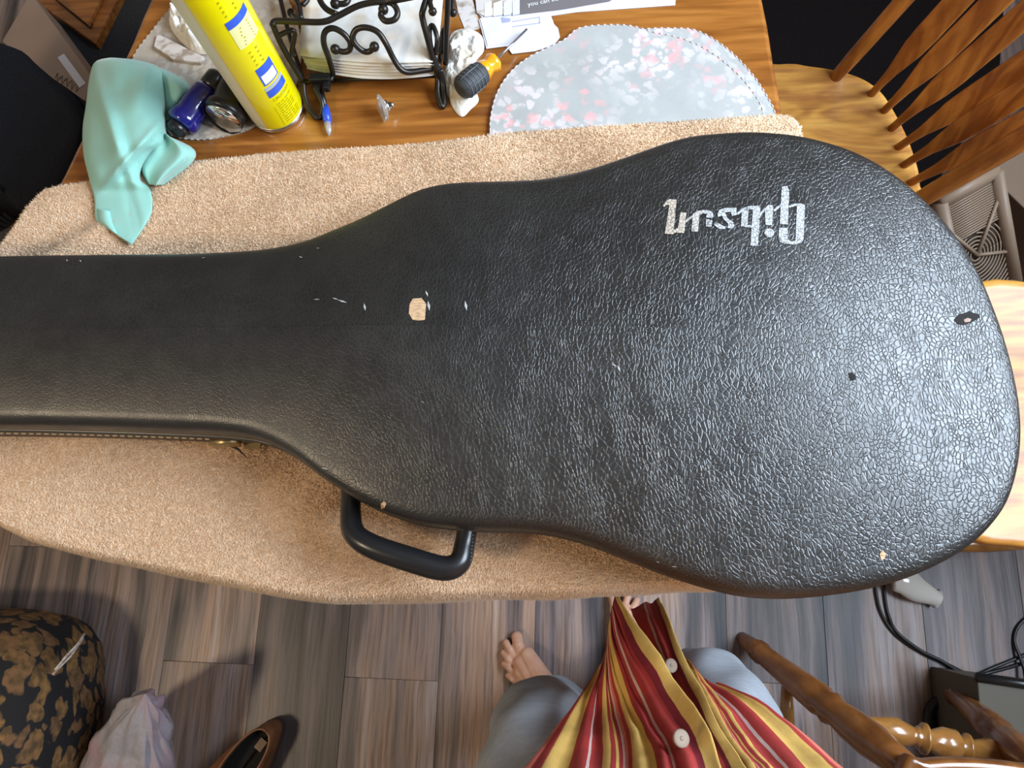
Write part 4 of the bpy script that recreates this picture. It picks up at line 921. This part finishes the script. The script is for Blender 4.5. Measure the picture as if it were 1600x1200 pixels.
for r_ in np.arange(.012, .115, .0075):
    pts_ = []; 
    for a_ in np.linspace(0, 2*math.pi, 48):
        u_, v_ = gc[0]+r_*math.cos(a_), gc[1]+r_*math.sin(a_)
        if 0.004 < u_ < W_-.004 and .094 < v_ < Hh-.004: pts_.append(fp(u_, v_, -.012))
        elif len(pts_) > 1: rg.tube(pts_, .0017, 6); pts_ = []
        else: pts_ = []
    if len(pts_) > 1: rg.tube(pts_, .0017, 6)
o = rg.build('grille_rings', M['fan'], fanc); o['kind'] = 'stuff'
for (u_, v_) in ((W_-.006, .05), (W_, gc[1]+.03), (.004, .06)):
    MB().tube([fp(gc[0], gc[1], -.008), fp(u_, v_, -.008)], .0035, 8).build('spoke', M['fan'], fanc)
MB().tube([fp(W_*.2, Hh*.5, -.06), Vector((fp(W_*.2, Hh*.5).x, fp(W_*.2, Hh*.5).y, 0))], .012, 8).build('foot', M['fan'], fanc); MB().tube([fp(W_*.8, Hh*.2, -.06), Vector((fp(W_*.8, Hh*.2).x, fp(W_*.8, Hh*.2).y, 0))], .012, 8).build('foot', M['fan'], fanc)
def carton(name, label, cat, q, z0, mat, parts=None):
    q = [Vector(v) for v in q]; r_ = thing(name, label, cat, (sum(v.x for v in q)/4, sum(v.y for v in q)/4, z0))
    V = [v for v in q]+[Vector((v.x, v.y, z0)) for v in q]
    MB().add(V, [(0, 1, 2, 3), (7, 6, 5, 4), (0, 4, 5, 1), (1, 5, 6, 2), (2, 6, 7, 3), (3, 7, 4, 0)]).build('box_body', M[mat], r_, False, bevel=.002)
    return r_
cr = carton('carton', 'plain tan cardboard carton behind the chair spindles at the right', 'box', [P(1535, 262, .2), P(1660, 190, .2), P(1850, 330, .2), P(1700, 420, .2)], 0, 'carton')
c2q = carton('carton', 'low brown cardboard carton against the box fan, below the spindles', 'box', [P(1488, 268, .1), P(1545, 240, .1), P(1560, 262, .1), P(1500, 295, .1)], 0, 'cardboard')
gb = carton('storage_box', 'olive grey box on the floor at the lower right behind a chair leg', 'box', [P(1527, 1060, .16), P(1720, 1085, .16), P(1740, 1330, .16), P(1545, 1290, .16)], 0, 'greybox')
MB().tube([P(1526, 1058, .163), P(1620, 1072, .163), P(1720, 1084, .163)], .008, 8).build('rim', M['black_plastic'], gb)
def cable(label, pts, r=.0032):
    o = MB().tube(catmull([P(*p) for p in pts], 8), r, 8).build('power_cable', M['cable'], None); return tag(o, label, 'cable', 'power cables')
cable('black cable curving across the floor below the case, outer of two', [(1366, 880, .004), (1369, 925, .004), (1378, 960, .004), (1400, 992, .004), (1440, 1020, .004), (1480, 1038, .004), (1520, 1054, .004), (1560, 1040, .004), (1610, 1020, .004)])
cable('black cable crossing inside the other one below the case', [(1380, 880, .004), (1382, 925, .004), (1388, 960, .004), (1402, 988, .010), (1438, 1016, .0105), (1470, 1032, .0105), (1512, 1055, .0105), (1550, 1050, .0105), (1600, 1036, .004)])
cable('black looped cable at the right frame edge near the box', [(1610, 960, .004), (1590, 980, .004), (1585, 1002, .004), (1594, 1028, .012), (1600, 1045, .016), (1604, 1075, .02)])
cable('thin black cable under the oak seat at the right edge', [(1480, 838, .004), (1500, 852, .004), (1540, 857, .004), (1600, 850, .004)])
o = MB().tube([P(1488, 1128, .03)+Vector((.034*math.cos(a_), .034*math.sin(a_), 0)) for a_ in np.linspace(0, 6.283, 33)], .010, 8).build('coiled_cord', M['cable'], None); tag(o, 'thick black coil of cord on the floor between the chair legs', 'cord'); o.location.z -= .019
lg = thing('power_adapter', 'glossy white rounded plastic piece on the floor below the case', 'adapter', P(1430, 925, 0))
MB().tube(catmull([P(1395, 905, .03), P(1415, 908, .032), P(1432, 920, .026), P(1452, 930, .020), P(1464, 936, .016)], 5), [(.022+.006*math.sin(i*.25), .016) for i in range(21)], 16, side=(0, 1, .0)).build('shell', M['white_gloss'], lg)
MB().tube([P(1463, 935, .016), P(1467, 937, .015)], [(.020, .013), (.017, .010)], 16, side=(0, 1, 0)).build('end_cap', M['white_label'], lg)

# ------------------------------------------------ left background
cab = thing('drawer_cabinet', 'orange-brown wooden cabinet corner at the top left', 'cabinet', P(120, 0, 0)); zc_ = .03
K = [P(148, 68, zc_), P(182, 0, zc_), P(222, -80, zc_), P(20, -130, zc_), P(54, 0, zc_)]
MB().prism([tuple(v)[:2] for v in K], 0, zc_).build('carcass', M['oak_cabinet'], cab, False, bevel=.003)
MB().prism([tuple(P(a_, b2, zc_))[:2] for a_, b2 in ((142, 44), (168, -10), (195, -75), (60, -100), (88, 0))], zc_+.0005, zc_+.012).build('top_panel', M['oak_cabinet'], cab, False, bevel=.002)
MB().prism([tuple(P(a_, b2, zc_))[:2] for a_, b2 in ((142, 46), (84, -2), (90, -7), (146, 38))], zc_+.0005, zc_+.003).build('gap', M['dark'], cab, False)
bxx = carton('cardboard_box', 'pale cardboard box with a white label strip at the far left', 'box', [P(48, -12, .12), P(3, 64, .12), P(128, 178, .12), P(142, 118, .12)], 0, 'cardboard')
MB().prism([tuple(P(a_, b2, .1215))[:2] for a_, b2 in ((90, 90), (100, 84), (134, 130), (124, 137))], .1203, .122).build('label_strip', M['white_label'], bxx, False)
sc = MB()
for i in range(5):
    x_ = 86+i*7.5; sc.tube([P(x_, 122+i*2, .121), P(x_+4, 114+i*4, .121), P(x_+3, 128+i*4, .121), P(x_+8, 120+i*4, .121)], .0006, 4)
sc.build('handwriting', M['black_plastic'], bxx)
o = MB().prism([tuple(P(a_, b2, .006))[:2] for a_, b2 in ((60, -140), (330, -140), (330, 330), (60, 330))], .0005, .006).build('floor_shade_sheet', M['slate'], None, False); tag(o, 'slate grey sheet added for the shaded floor beside the table at the upper left', 'mat')  # thin added sheet; its dark slate colour stands in for floor in shade
o = MB().prism([tuple(P(a_, b2, .008))[:2] for a_, b2 in ((1120, -150), (1580, -150), (1560, 130), (1478, 262), (1440, 330), (1130, 330))], .0005, .008).build('dark_floor_sheet', M['dark_floor'], None, False); tag(o, 'black sheet added to darken the floor behind the arrow-back chair', 'dark_floor')  # thin black sheet added over the planks to make this floor area dark
# chair with black cloth over it
ch4 = thing('wooden_chair', 'wooden chair at the left end, mostly hidden by the black cloth', 'chair', P(-60, 260, 0), 'chairs at the left end')
for q in (((-200, 310, .36), (40, 352, .36)), ((-200, 372, .30), (30, 420, .30))):
    a_, c2 = P(*q[0]), P(*q[1]); MB().tube([a_, c2], .0115, 12).build('rail', M['oak_cabinet'], ch4)
zz = .50
cpx = [(-260, 60), (-5, 66), (122, 176), (118, 210), (84, 285), (20, 316), (-260, 350)]
seat_mesh([tuple(P(a_, b2, .48))[:2] for a_, b2 in ((-240, 90), (0, 90), (105, 185), (70, 270), (0, 300), (-240, 330))], .48, .03, ch4, 'oak_cabinet', .001)
for a_, b2 in ((-200, 120), (0, 120), (40, 240), (-200, 300)):
    q = P(a_, b2, .45); turned_leg((q.x, q.y, 0), (q.x, q.y, .46), ch4)
def drape(name, label, cat, pxs, z, mat, drop, bump_):
    pts = resample([tuple(p) for p in catmull([P(a_, b2, z) for a_, b2 in pxs], 4, True)]+[tuple(P(*pxs[0], z))], 90)[:-1]; c_ = sum(pts, Vector())/len(pts); rows = []
    for s_ in (.02, .2, .4, .6, .8, .9, .96):
        rows.append([Vector((c_.x+(p.x-c_.x)*s_, c_.y+(p.y-c_.y)*s_, z+bump_*nz(p.x*s_, p.y*s_, 1, 7))) for p in pts])
    for s_, dz in ((.99, -.008), (1.0, -.025), (1.005, -.08), (1.01, -drop)):
        rows.append([Vector((c_.x+(p.x-c_.x)*s_+.01*math.sin(i*.5)*(-dz/drop), c_.y+(p.y-c_.y)*s_, z+dz)) for i, p in enumerate(pts)])
    o = grid(rows, name, M[mat], None, True); fixn(o); tag(o, label, cat); return o
drape('draped_jacket', 'black cloth garment draped over the chair at the far left', 'jacket', [(-260, 40), (0, 62), (65, 110), (127, 172), (128, 200), (108, 250), (86, 292), (52, 316), (22, 318), (-10, 306), (-260, 350)], .515, 'black_cloth', .03, .015)

# ------------------------------------------------ lower left: patterned stool, plastic bag, shoe
q = P(0, 1135, 0); sx_, sy_ = q.x, q.y
stl = thing('fabric_pouffe', 'black and gold leaf-patterned fabric pouffe at the lower left corner', 'pouffe', (sx_, sy_, 0))
pr = [(.205, .0), (.225, .02), (.235, .08), (.225, .16), (.20, .21), (.15, .235), (.08, .245), (.01, .248)]
rws = []
for r_, z in pr:
    rws.append([Vector((sx_+r_*math.copysign(abs(math.cos(a_))**.55, math.cos(a_))*(1+.03*nz(a_, z, 0, 6)), sy_+r_*math.copysign(abs(math.sin(a_))**.55, math.sin(a_)), z)) for a_ in [2*math.pi*k/64 for k in range(64)]])
fixn(grid(rws, 'cover', M['leaf'], stl, True))
MB().tube([P(132, 990, .19), P(122, 1006, .205), P(102, 1027, .222), P(86, 1047, .235)], .0022, 6).build('drawstring', M['paper2'], stl); MB().tube([P(130, 997, .19), P(110, 1026, .217), P(82, 1054, .236)], .0018, 6).build('drawstring', M['paper2'], stl)
zb = .16
def bag():
    pk_ = P(227, 1084, .24); rows = []
    base_ = [P(a_, b2, .03) for a_, b2 in ((120, 1215), (150, 1170), (195, 1135), (225, 1120), (250, 1140), (262, 1175), (268, 1230), (262, 1330), (200, 1400), (110, 1380), (80, 1300))]
    base_ = resample([tuple(v) for v in catmull(base_, 4, True)]+[tuple(base_[0])], 65)[:-1]
    for i in range(21):
        s_ = i/20; rw = []
        for k, p in enumerate(base_):
            t_ = s_**.8; q_ = p.lerp(pk_, t_); bulge = math.sin(math.pi*s_)*.035; c_ = sum(base_, Vector())/len(base_); d = (p-c_); d.z = 0; d.normalize()
            q_ = q_+d*bulge*(.6+.8*nz(k*.3, i*.25, 4)); rw.append(q_)
        rows.append(rw)
    rows.insert(0, [Vector((p.x*.97+sum(b.x for b in base_)/len(base_)*.03, p.y, .002)) for p in base_])
    o = grid(rows, 'plastic_bag', M['bag'], None, True); fixn(o); return o
tag(bag(), 'translucent white plastic bag with a pointed corner beside the leaf-patterned pouffe', 'bag')
# shoe
heel = P(438, 1128, 0); toe = P(310, 1300, 0); sax = (toe-heel).normalized(); spx = Vector((-sax.y, sax.x, 0)); SL = .285; heel = heel-sax*.006
shoe = thing('slip_on_shoe', 'brown leather slip-on shoe with black lining on the floor', 'shoe', heel)
def shoe_ring(scale, z, t0=0., off=0., nn_=40, w_=.046):
    out = []
    for k in range(nn_):
        a_ = 2*math.pi*k/nn_; t_ = .5-.5*math.cos(a_); wd2 = w_*(.78+.30*math.sin(math.pi*min(1, t_*.9))**1.0+.12*math.sin(math.pi*t_*2-2.2)); s_ = math.sin(a_)
        yy = math.copysign(abs(s_)**.75, s_)*wd2*scale
        out.append(heel+sax*(t0+t_*(SL-2*t0)*1.0+off)+spx*yy+Vector((0, 0, z)))
    return out
grid([shoe_ring(1.03, 0), shoe_ring(1.05, .004, -.002), shoe_ring(1.05, .016, -.002), shoe_ring(1.0, .018)], 'sole', M['sole'], shoe, True)
def opening(sc_, z, dz):
    out = []
    for k in range(40):
        a_ = 2*math.pi*k/40; t_ = .5-.5*math.cos(a_); s_ = math.sin(a_)
        out.append(heel+sax*(.012+t_*.15+(1-sc_)*.02*(1-2*t_))+spx*math.copysign(abs(s_)**.8, s_)*.030*sc_+Vector((0, 0, z+dz*(t_))))
    return out
r1, r2, r3 = shoe_ring(1.0, .017), shoe_ring(1.0, .035, .002), opening(1.12, .062, .006)
mid1 = [a_.lerp(b2, .45)+Vector((0, 0, .010)) for a_, b2 in zip(r2, r3)]
fixn(grid([r1, r2, mid1, r3, opening(1.0, .066, .006), opening(.93, .062, .006)], 'upper', M['shoe'], shoe, True))
fixn(grid([opening(.94, .063, .006), opening(.98, .04, 0), opening(.9, .022, 0), opening(.1, .021, 0)], 'lining', M['shoe_in'], shoe, True))
qa = heel+sax*.052+Vector((0, 0, .0235)); MB().add([qa-spx*.008-sax*.011, qa+spx*.008-sax*.011, qa+spx*.008+sax*.011, qa-spx*.008+sax*.011]+[v+Vector((0, 0, .001)) for v in (qa-spx*.008-sax*.011, qa+spx*.008-sax*.011, qa+spx*.008+sax*.011, qa-spx*.008+sax*.011)], [(0, 1, 2, 3), (7, 6, 5, 4), (0, 4, 5, 1), (1, 5, 6, 2), (2, 6, 7, 3), (3, 7, 4, 0)]).build('insole_label', M['cardboard'], shoe, False)
MB().tube([v+Vector((0, 0, .001)) for v in opening(1.03, .065, .006)]+[opening(1.03, .066, .006)[0]], .0022, 8).build('collar_piping', M['shoe'], shoe)

# ------------------------------------------------ the person at the table
per = thing('person', 'barefoot person in grey-blue trousers and open red-yellow striped shirt standing at the table', 'person', (.09, -.3, 0))
def caps(bl, a_, b2, r0, r1, n=12):
    a_, b2 = Vector(a_), Vector(b2); k = 6; pts = [a_.lerp(b2, i/k) for i in range(k+1)]
    bl.tube(pts, [r0+(r1-r0)*i/k for i in range(k+1)], n); bl.ball(a_, r0, n); bl.ball(b2, r1, n)
def remeshed(bl, name, mat, parent, voxel, smooth=4, factor=.5):
    me_ = bpy.data.meshes.new('tmp'); me_.from_pydata(bl.V, [], bl.F); ob = bpy.data.objects.new('tmp', me_); COL.objects.link(ob)
    r_ = ob.modifiers.new('r', 'REMESH'); r_.mode = 'VOXEL'; r_.voxel_size = voxel; r_.use_smooth_shade = True
    s_ = ob.modifiers.new('s', 'SMOOTH'); s_.iterations = smooth; s_.factor = factor
    dg = bpy.context.evaluated_depsgraph_get(); m2 = bpy.data.meshes.new_from_object(ob.evaluated_get(dg)); bpy.data.objects.remove(ob); bpy.data.meshes.remove(me_)
    m2.materials.clear(); m2.materials.append(mat); m2.name = name
    for p in m2.polygons: p.use_smooth = True
    o = bpy.data.objects.new(name, m2); link(o, parent); return o
body = MB()
toes_l = [((812, 1015, .014), (808, 997, .011), .0125, .0115), ((801, 1022, .014), (792, 1006, .010), .0088, .0082), ((798, 1034, .013), (788, 1021, .009), .0082, .0076), ((800, 1048, .012), (789, 1038, .009), .0078, .0072), ((804, 1063, .011), (795, 1056, .008), .0074, .0068)]
for a_, c2, r0, r1 in toes_l:
    A2, C2 = P(*a_), P(*c2); mid_ = A2.lerp(C2, .45)+Vector((0, 0, .006)); k_ = 1 if r0 > .01 else .9; C2 = A2.lerp(C2, 1.12); caps(body, A2, mid_, r0*k_, r0*.88*k_); caps(body, mid_, C2, r0*.86*k_, r1*k_)
ankL = P(868, 1098, .075); heelL = P(880, 1118, .03)
for (u0, u1) in (((824, 1023, .022), (856, 1078, .045)), ((814, 1034, .018), (850, 1085, .04)), ((814, 1049, .017), (850, 1092, .035)), ((816, 1063, .015), (856, 1100, .028))):
    caps(body, P(*u0), P(*u1), .0158, .024)
caps(body, P(856, 1082, .045), ankL, .026, .033); caps(body, ankL, heelL, .032, .028)
kneeL = Vector((-.024, -.228, .47)); hipL = Vector((-.01, -.46, .88)); kneeR = Vector((.218, -.175, .46)); hipR = Vector((.215, -.45, .88))
caps(body, ankL, kneeL, .034, .055); caps(body, kneeL, hipL, .055, .085)
toes_r = [((962, 955, .015), (959, 933, .012), .0125, .0115), ((975, 950, .014), (981, 931, .010), .0088, .0082), ((984, 957, .013), (994, 940, .009), .0082, .0076), ((992, 966, .012), (1003, 951, .009), .0078, .0072), ((998, 978, .011), (1010, 964, .008), .0074, .0068)]
for a_, c2, r0, r1 in toes_r:
    A2, C2 = P(*a_), P(*c2); mid_ = A2.lerp(C2, .45)+Vector((0, 0, .006)); k_ = 1 if r0 > .01 else .9; C2 = A2.lerp(C2, 1.12); caps(body, A2, mid_, r0*k_, r0*.88*k_); caps(body, mid_, C2, r0*.86*k_, r1*k_)
ankR = P(990, 1055, .075); heelR = P(992, 1085, .03)
for (u0, u1) in (((966, 964, .022), (982, 1030, .045)), ((975, 966, .018), (985, 1035, .04)), ((985, 974, .017), (992, 1040, .035)), ((993, 987, .015), (998, 1050, .028))):
    caps(body, P(*u0), P(*u1), .0158, .024)
caps(body, P(984, 1032, .045), ankR, .026, .033); caps(body, ankR, heelR, .032, .028)
caps(body, ankR, kneeR, .034, .055); caps(body, kneeR, hipR, .055, .085)
caps(body, (.05, -.49, .93), (.17, -.49, .93), .115, .115); caps(body, (.11, -.49, .95), (.09, -.46, 1.18), .115, .13); caps(body, (.0, -.44, 1.26), (.18, -.44, 1.26), .085, .085)
caps(body, (.09, -.44, 1.26), (.09, -.41, 1.42), .055, .05)
body.ball((.09, -.38, 1.53), .1, 18, (.78, .95, 1.15)); body.ball((.09, -.283, 1.515), .014, 8, (.8, 1.3, 1.4))
for sx2 in (-1, 1):
    X_ = .09+sx2*.19; caps(body, (.09+sx2*.15, -.43, 1.28), (X_+sx2*.03, -.42, 1.03), .047, .038); caps(body, (X_+sx2*.03, -.42, 1.03), (X_+sx2*.0, -.33, .80), .036, .024)
    hb = Vector((X_, -.32, .78)); caps(body, hb, hb+Vector((0, .015, -.06)), .022, .026); 
    for k in range(4): caps(body, hb+Vector(((k-1.5)*.017, .018, -.07)), hb+Vector(((k-1.5)*.019, .03+.003*k, -.135+.008*abs(k-1.4))), .009, .0075, 8)
    caps(body, hb+Vector((-sx2*.025, .01, -.03)), hb+Vector((-sx2*.045, .035, -.085)), .011, .009, 8)
    body.ball((.09+sx2*.078, -.385, 1.52), .02, 8, (.4, .8, 1.3))
bo = remeshed(body, 'body', M['skin'], per, .0025, 2, .3); bo['base'] = [0, 0, 0]
for a_, c2, r0, r1 in toes_l+toes_r:
    A2, C2 = P(*a_), P(*c2); d = (C2-A2).normalized(); nl = MB(); q = C2-d*.002+Vector((0, 0, r1*.86)); s_ = Vector((-d.y, d.x, 0)); w2 = r1*.66
    nl.add([q-d*w2*.9-s_*w2, q-d*w2*.9+s_*w2, q+d*w2-Vector((0, 0, .002))+s_*w2*.9, q+d*w2*1.25-Vector((0, 0, .003)), q+d*w2-Vector((0, 0, .002))-s_*w2*.9, q+Vector((0, 0, .0012))], [(0, 1, 5), (1, 2, 5), (2, 3, 5), (3, 4, 5), (4, 0, 5)])
    o = nl.build('toenail', M['nail'], bo)
hm = MB(); hm.ball((.09, -.405, 1.555), .107, 18, (.84, .98, 1.12)); hm.ball((.09, -.46, 1.46), .075, 14, (1, .8, 1.3)); remeshed(hm, 'hair', M['hair'], per, .008)
hm = MB()
for sx2 in (-1, 1): hm.ball((.09+sx2*.033, -.297, 1.545), .011, 10)
hm.build('eyes', M['white_label'], per); MB().tube([(.068, -.288, 1.475), (.09, -.282, 1.473), (.112, -.288, 1.475)], [.003, .006, .003], 8).build('lips', new_mat('lips', (.5, .2, .17), .5), per)
tr = MB()
hemL = ankL+Vector((-.0, .0, .03)); 
def trouser(bl, an, kn_, hp_, w0, w1, w2):
    pts = catmull([an, an.lerp(kn_, .5)+Vector((0, -.005, 0)), kn_, kn_.lerp(hp_, .5), hp_], 6); n = len(pts)
    bl.tube(pts, [lerp_list([w0, w1, w2], [0, .5, 1], i/(n-1)) for i in range(n)], 32)
trouser(tr, P(862, 1118, .10), kneeL, hipL, .072, .074, .122); trouser(tr, P(1010, 1085, .10), kneeR, hipR, .068, .062, .108)
tr.ball((.05, -.49, .90), .128, 18); tr.ball((.18, -.485, .90), .128, 18); tr.ball((.11, -.49, .97), .12, 18, (1.2, 1, 1))
to = remeshed(tr, 'trousers', M['trousers'], per, .007, 6)
for v in to.data.vertices:
    c_ = v.co; z_ = c_.z; dd = .004*nz(c_.x, c_.y, z_*.5, 28)+.002*math.sin(z_*55+c_.x*40); v.co = c_+Vector(v.normal)*dd
# shirt: strips from the button edge outwards; each column is one line down the cloth
def shirt_mat():
    m = new_mat('red_yellow_striped_cotton', (.5, .05, .03), .85); t_ = NT(m); at_ = t_.n('ShaderNodeAttribute', attribute_name='stripe'); u_ = at_.outputs['Fac']
    Y, R, Dk, W, Pk, O = (.74, .47, .12), (.40, .035, .03), (.22, .015, .025), (.66, .48, .44), (.62, .16, .11), (.60, .27, .07)
    wob = t_.math('ADD', u_, t_.math('MULTIPLY', t_.math('SUBTRACT', t_.noise(t_.coord(), 30, 2), .5), .006))
    c_ = t_.ramp(wob, [(0, Y), (.045, Dk), (.07, R), (.185, R), (.19, W), (.205, R), (.33, R), (.335, Y), (.475, O), (.48, R), (.50, Pk), (.515, W), (.525, R), (.55, Y), (.565, R), (.59, Y), (.63, R), (.70, R), (.705, W), (.72, R), (.79, R), (.80, Y), (.90, O), (.905, R), (.96, Pk)], 'CONSTANT')
    fine = t_.noise(t_.coord((1, 1, 1)), 650, 1); g = t_.noise(t_.coord((1, 1, 1)), 20, 4)
    t_.col(t_.mix(1.0, c_, t_.ramp(g, [(.3, (.78, .78, .78)), (.7, (1.2, 1.2, 1.2))]), 'MULTIPLY')); t_.bump(fine, .3, .0005, t_.bump(g, .4, .006)); return m
M['shirt'] = shirt_mat()
SV, SF, SU = [], [], []
def shirt_panel(cols, us, up, wav=.004, nr=46):
    """cols: list of lines [(px,py,z),...] from hem upwards, us: stripe coordinate per line, up: extra world points continuing above the frame"""
    L3 = []
    for ci, c_ in enumerate(cols):
        e1, e2 = c_[-2], c_[-1]; pts = [P(*p) for p in c_]+[P(e2[0]+(e2[0]-e1[0])*1.3, e2[1]+(e2[1]-e1[1])*1.3, e2[2]+.05)]+[Vector(v) for v in up[ci]]; L3.append(resample([tuple(v) for v in catmull(pts, 6)], nr))
    u_grid = []; fine = []
    sub = 7
    for r_ in range(nr):
        row = catmull([L3[ci][r_] for ci in range(len(cols))], sub); fine.append(row)
    uu_ = []
    for ci in range(len(cols)-1):
        for k in range(sub): uu_.append(us[ci]+(us[ci+1]-us[ci])*k/sub)
    uu_.append(us[-1]); b0 = len(SV); n = len(uu_)
    for r_ in range(nr):
        for k in range(n):
            v = fine[r_][k]; tt = r_/nr; w_ = wav*(1-tt*.5)*math.sin(uu_[k]*42+tt*5); g_ = .0045*nz(v.x*26, v.y*9, v.z*11)+.002*nz(v.x*60, v.y*30, v.z*30); SV.append(v+Vector((w_*.2+g_*.5, w_+g_, g_*.5))); SU.append(uu_[k])
    for r_ in range(nr-1):
        for k in range(n-1): SF.append((b0+r_*n+k, b0+r_*n+k+1, b0+(r_+1)*n+k+1, b0+(r_+1)*n+k))
z0, z1, z2, z3, z4 = .44, .52, .60, .70, .80
cols = [
 [(964, 926, z0), (985, 962, z1), (1018, 1010, z2-.02), (1055, 1062, z2+.04), (1088, 1110, z3), (1112, 1160, z3+.06), (1128, 1205, z4)],
 [(960, 938, z0), (972, 972, z1), (992, 1018, z2-.02), (1026, 1070, z2+.035), (1056, 1118, z3-.01), (1078, 1164, z3+.05), (1094, 1208, z4)],
 [(957, 950, z0), (963, 985, z1), (975, 1025, z2-.03), (1000, 1080, z2+.02), (1025, 1128, z3-.02), (1046, 1170, z3+.04), (1060, 1212, z4)],
 [(954, 962, z0), (956, 998, z1), (966, 1040, z2-.03), (985, 1092, z2+.015), (1005, 1140, z3-.02), (1022, 1180, z3+.04), (1034, 1215, z4)],
 [(952, 978, z0-.01), (952, 1012, z1), (958, 1056, z2-.03), (972, 1105, z2+.01), (984, 1150, z3-.02), (990, 1185, z3+.03), (994, 1215, z4-.02)],
 [(950, 995, z0-.01), (948, 1028, z1), (944, 1070, z2-.03), (944, 1115, z2), (946, 1155, z3-.03), (946, 1188, z3+.02), (944, 1215, z4-.02)],
 [(946, 1020, z0-.01), (938, 1048, z1-.01), (925, 1080, z2-.04), (912, 1120, z2), (900, 1160, z3-.03), (892, 1190, z3+.01), (884, 1215, z4-.03)],
 [(930, 1055, z0), (918, 1070, z1-.01), (896, 1100, z2-.04), (872, 1130, z2), (848, 1162, z3-.03), (826, 1190, z3+.01), (806, 1218, z4-.03)]]
us = [0, .07, .195, .33, .47, .62, .80, 1.0]
ups = []
for ci in range(8):
    f_ = ci/7; ups.append([(.135-.22*f_, -.245-.02*f_, .95), (.12-.18*f_, -.285-.03*f_, 1.12), (.10-.14*f_, -.35-.03*f_, 1.28)])
shirt_panel(cols, us, ups)
colr = [
 [(1030, 934, z0-.02), (1042, 962, z1-.02), (1062, 1010, z2-.04), (1086, 1062, z2), (1112, 1112, z3-.03), (1142, 1162, z3+.03), (1170, 1210, z4)],
 [(1024, 938, z0-.02), (1034, 970, z1-.02), (1052, 1018, z2-.04), (1074, 1070, z2), (1098, 1118, z3-.03), (1124, 1166, z3+.03), (1146, 1212, z4)],
 [(1008, 942, z0-.03), (1018, 976, z1-.03), (1036, 1024, z2-.05), (1058, 1076, z2-.02), (1080, 1124, z3-.05), (1100, 1170, z3), (1118, 1214, z4-.02)],
 [(985, 952, z0-.04), (1000, 990, z1-.05), (1020, 1040, z2-.07), (1042, 1090, z2-.05), (1064, 1134, z3-.08), (1084, 1176, z3-.03), (1098, 1216, z4-.05)]]
shirt_panel(colr, [0, .06, .195, .30], [[(.20, -.26, .95), (.19, -.29, 1.12), (.16, -.35, 1.28)], [(.19, -.26, .95), (.18, -.29, 1.12), (.15, -.35, 1.28)], [(.17, -.26, .95), (.17, -.29, 1.12), (.14, -.35, 1.28)], [(.15, -.27, .95), (.15, -.30, 1.12), (.13, -.36, 1.28)]], .002)
# right-hand fall of cloth over the trouser leg
colq = [
 [(1070, 1030, z1-.03), (1096, 1080, z2-.02), (1125, 1135, z3-.04), (1150, 1175, z3+.02), (1172, 1214, z4-.01)],
 [(1085, 1050, z1), (1125, 1092, z2-.01), (1160, 1140, z3-.04), (1195, 1182, z3+.02), (1220, 1218, z4-.02)],
 [(1098, 1064, z1), (1150, 1090, z2-.01), (1200, 1135, z3-.05), (1240, 1178, z3), (1270, 1220, z4-.03)],
 [(1104, 1064, z1-.01), (1165, 1084, z2-.02), (1235, 1126, z3-.06), (1290, 1170, z3-.02), (1345, 1210, z4-.06)]]
shirt_panel(colq, [.38, .64, .80, 1.0], [[(.24, -.26, .95), (.22, -.30, 1.12), (.17, -.36, 1.28)], [(.28, -.28, .95), (.25, -.32, 1.12), (.19, -.37, 1.28)], [(.31, -.31, .95), (.28, -.35, 1.12), (.21, -.39, 1.28)], [(.34, -.35, .95), (.30, -.39, 1.12), (.23, -.42, 1.28)]], .003)
# back and shoulders of the shirt (outside the frame)
nr_, nk_ = 14, 24; b0 = len(SV)
for r_ in range(nr_):
    z_ = .62+r_*(.72/(nr_-1)); rx = .25-.05*(r_/(nr_-1)) if r_ < nr_-2 else (.16 if r_ == nr_-2 else .08); ry = .16
    for k in range(nk_):
        a_ = math.pi+math.pi*k/(nk_-1); SV.append(Vector((.10+rx*math.cos(a_), -.40+.02*(r_ < 12)+ry*math.sin(a_), z_))); SU.append((k*.37/4) % 1)
for r_ in range(nr_-1):
    for k in range(nk_-1): SF.append((b0+r_*nk_+k, b0+r_*nk_+k+1, b0+(r_+1)*nk_+k+1, b0+(r_+1)*nk_+k))
so = mesh('shirt', SV, SF, M['shirt'], per); so['base'] = [0, 0, 0]; at_ = so.data.attributes.new('stripe', 'FLOAT', 'POINT'); at_.data.foreach_set('value', SU)
sm = so.modifiers.new('solid', 'SOLIDIFY'); sm.thickness = .0012; sm.offset = 0
for (bx_, by_, bz_, r_) in ((1064, 1154, .745, .0088), (1048, 1040, .575, .0085)):
    c_ = P(bx_, by_, bz_+.012); tilt = (CAMP-c_).normalized()+Vector((.55, .1, 0)); tilt.normalize(); bm_ = MB()
    bm_.tube([c_-tilt*.001, c_+tilt*.0012, c_+tilt*.002], [r_, r_, r_*.85], 24); bm_.build('button', M['button'], so)
    bm_ = MB(); bm_.tube([c_+tilt*.0019, c_+tilt*.0024], [r_*.28, r_*.26], 12); bm_.build('button_thread', M['button'], so)
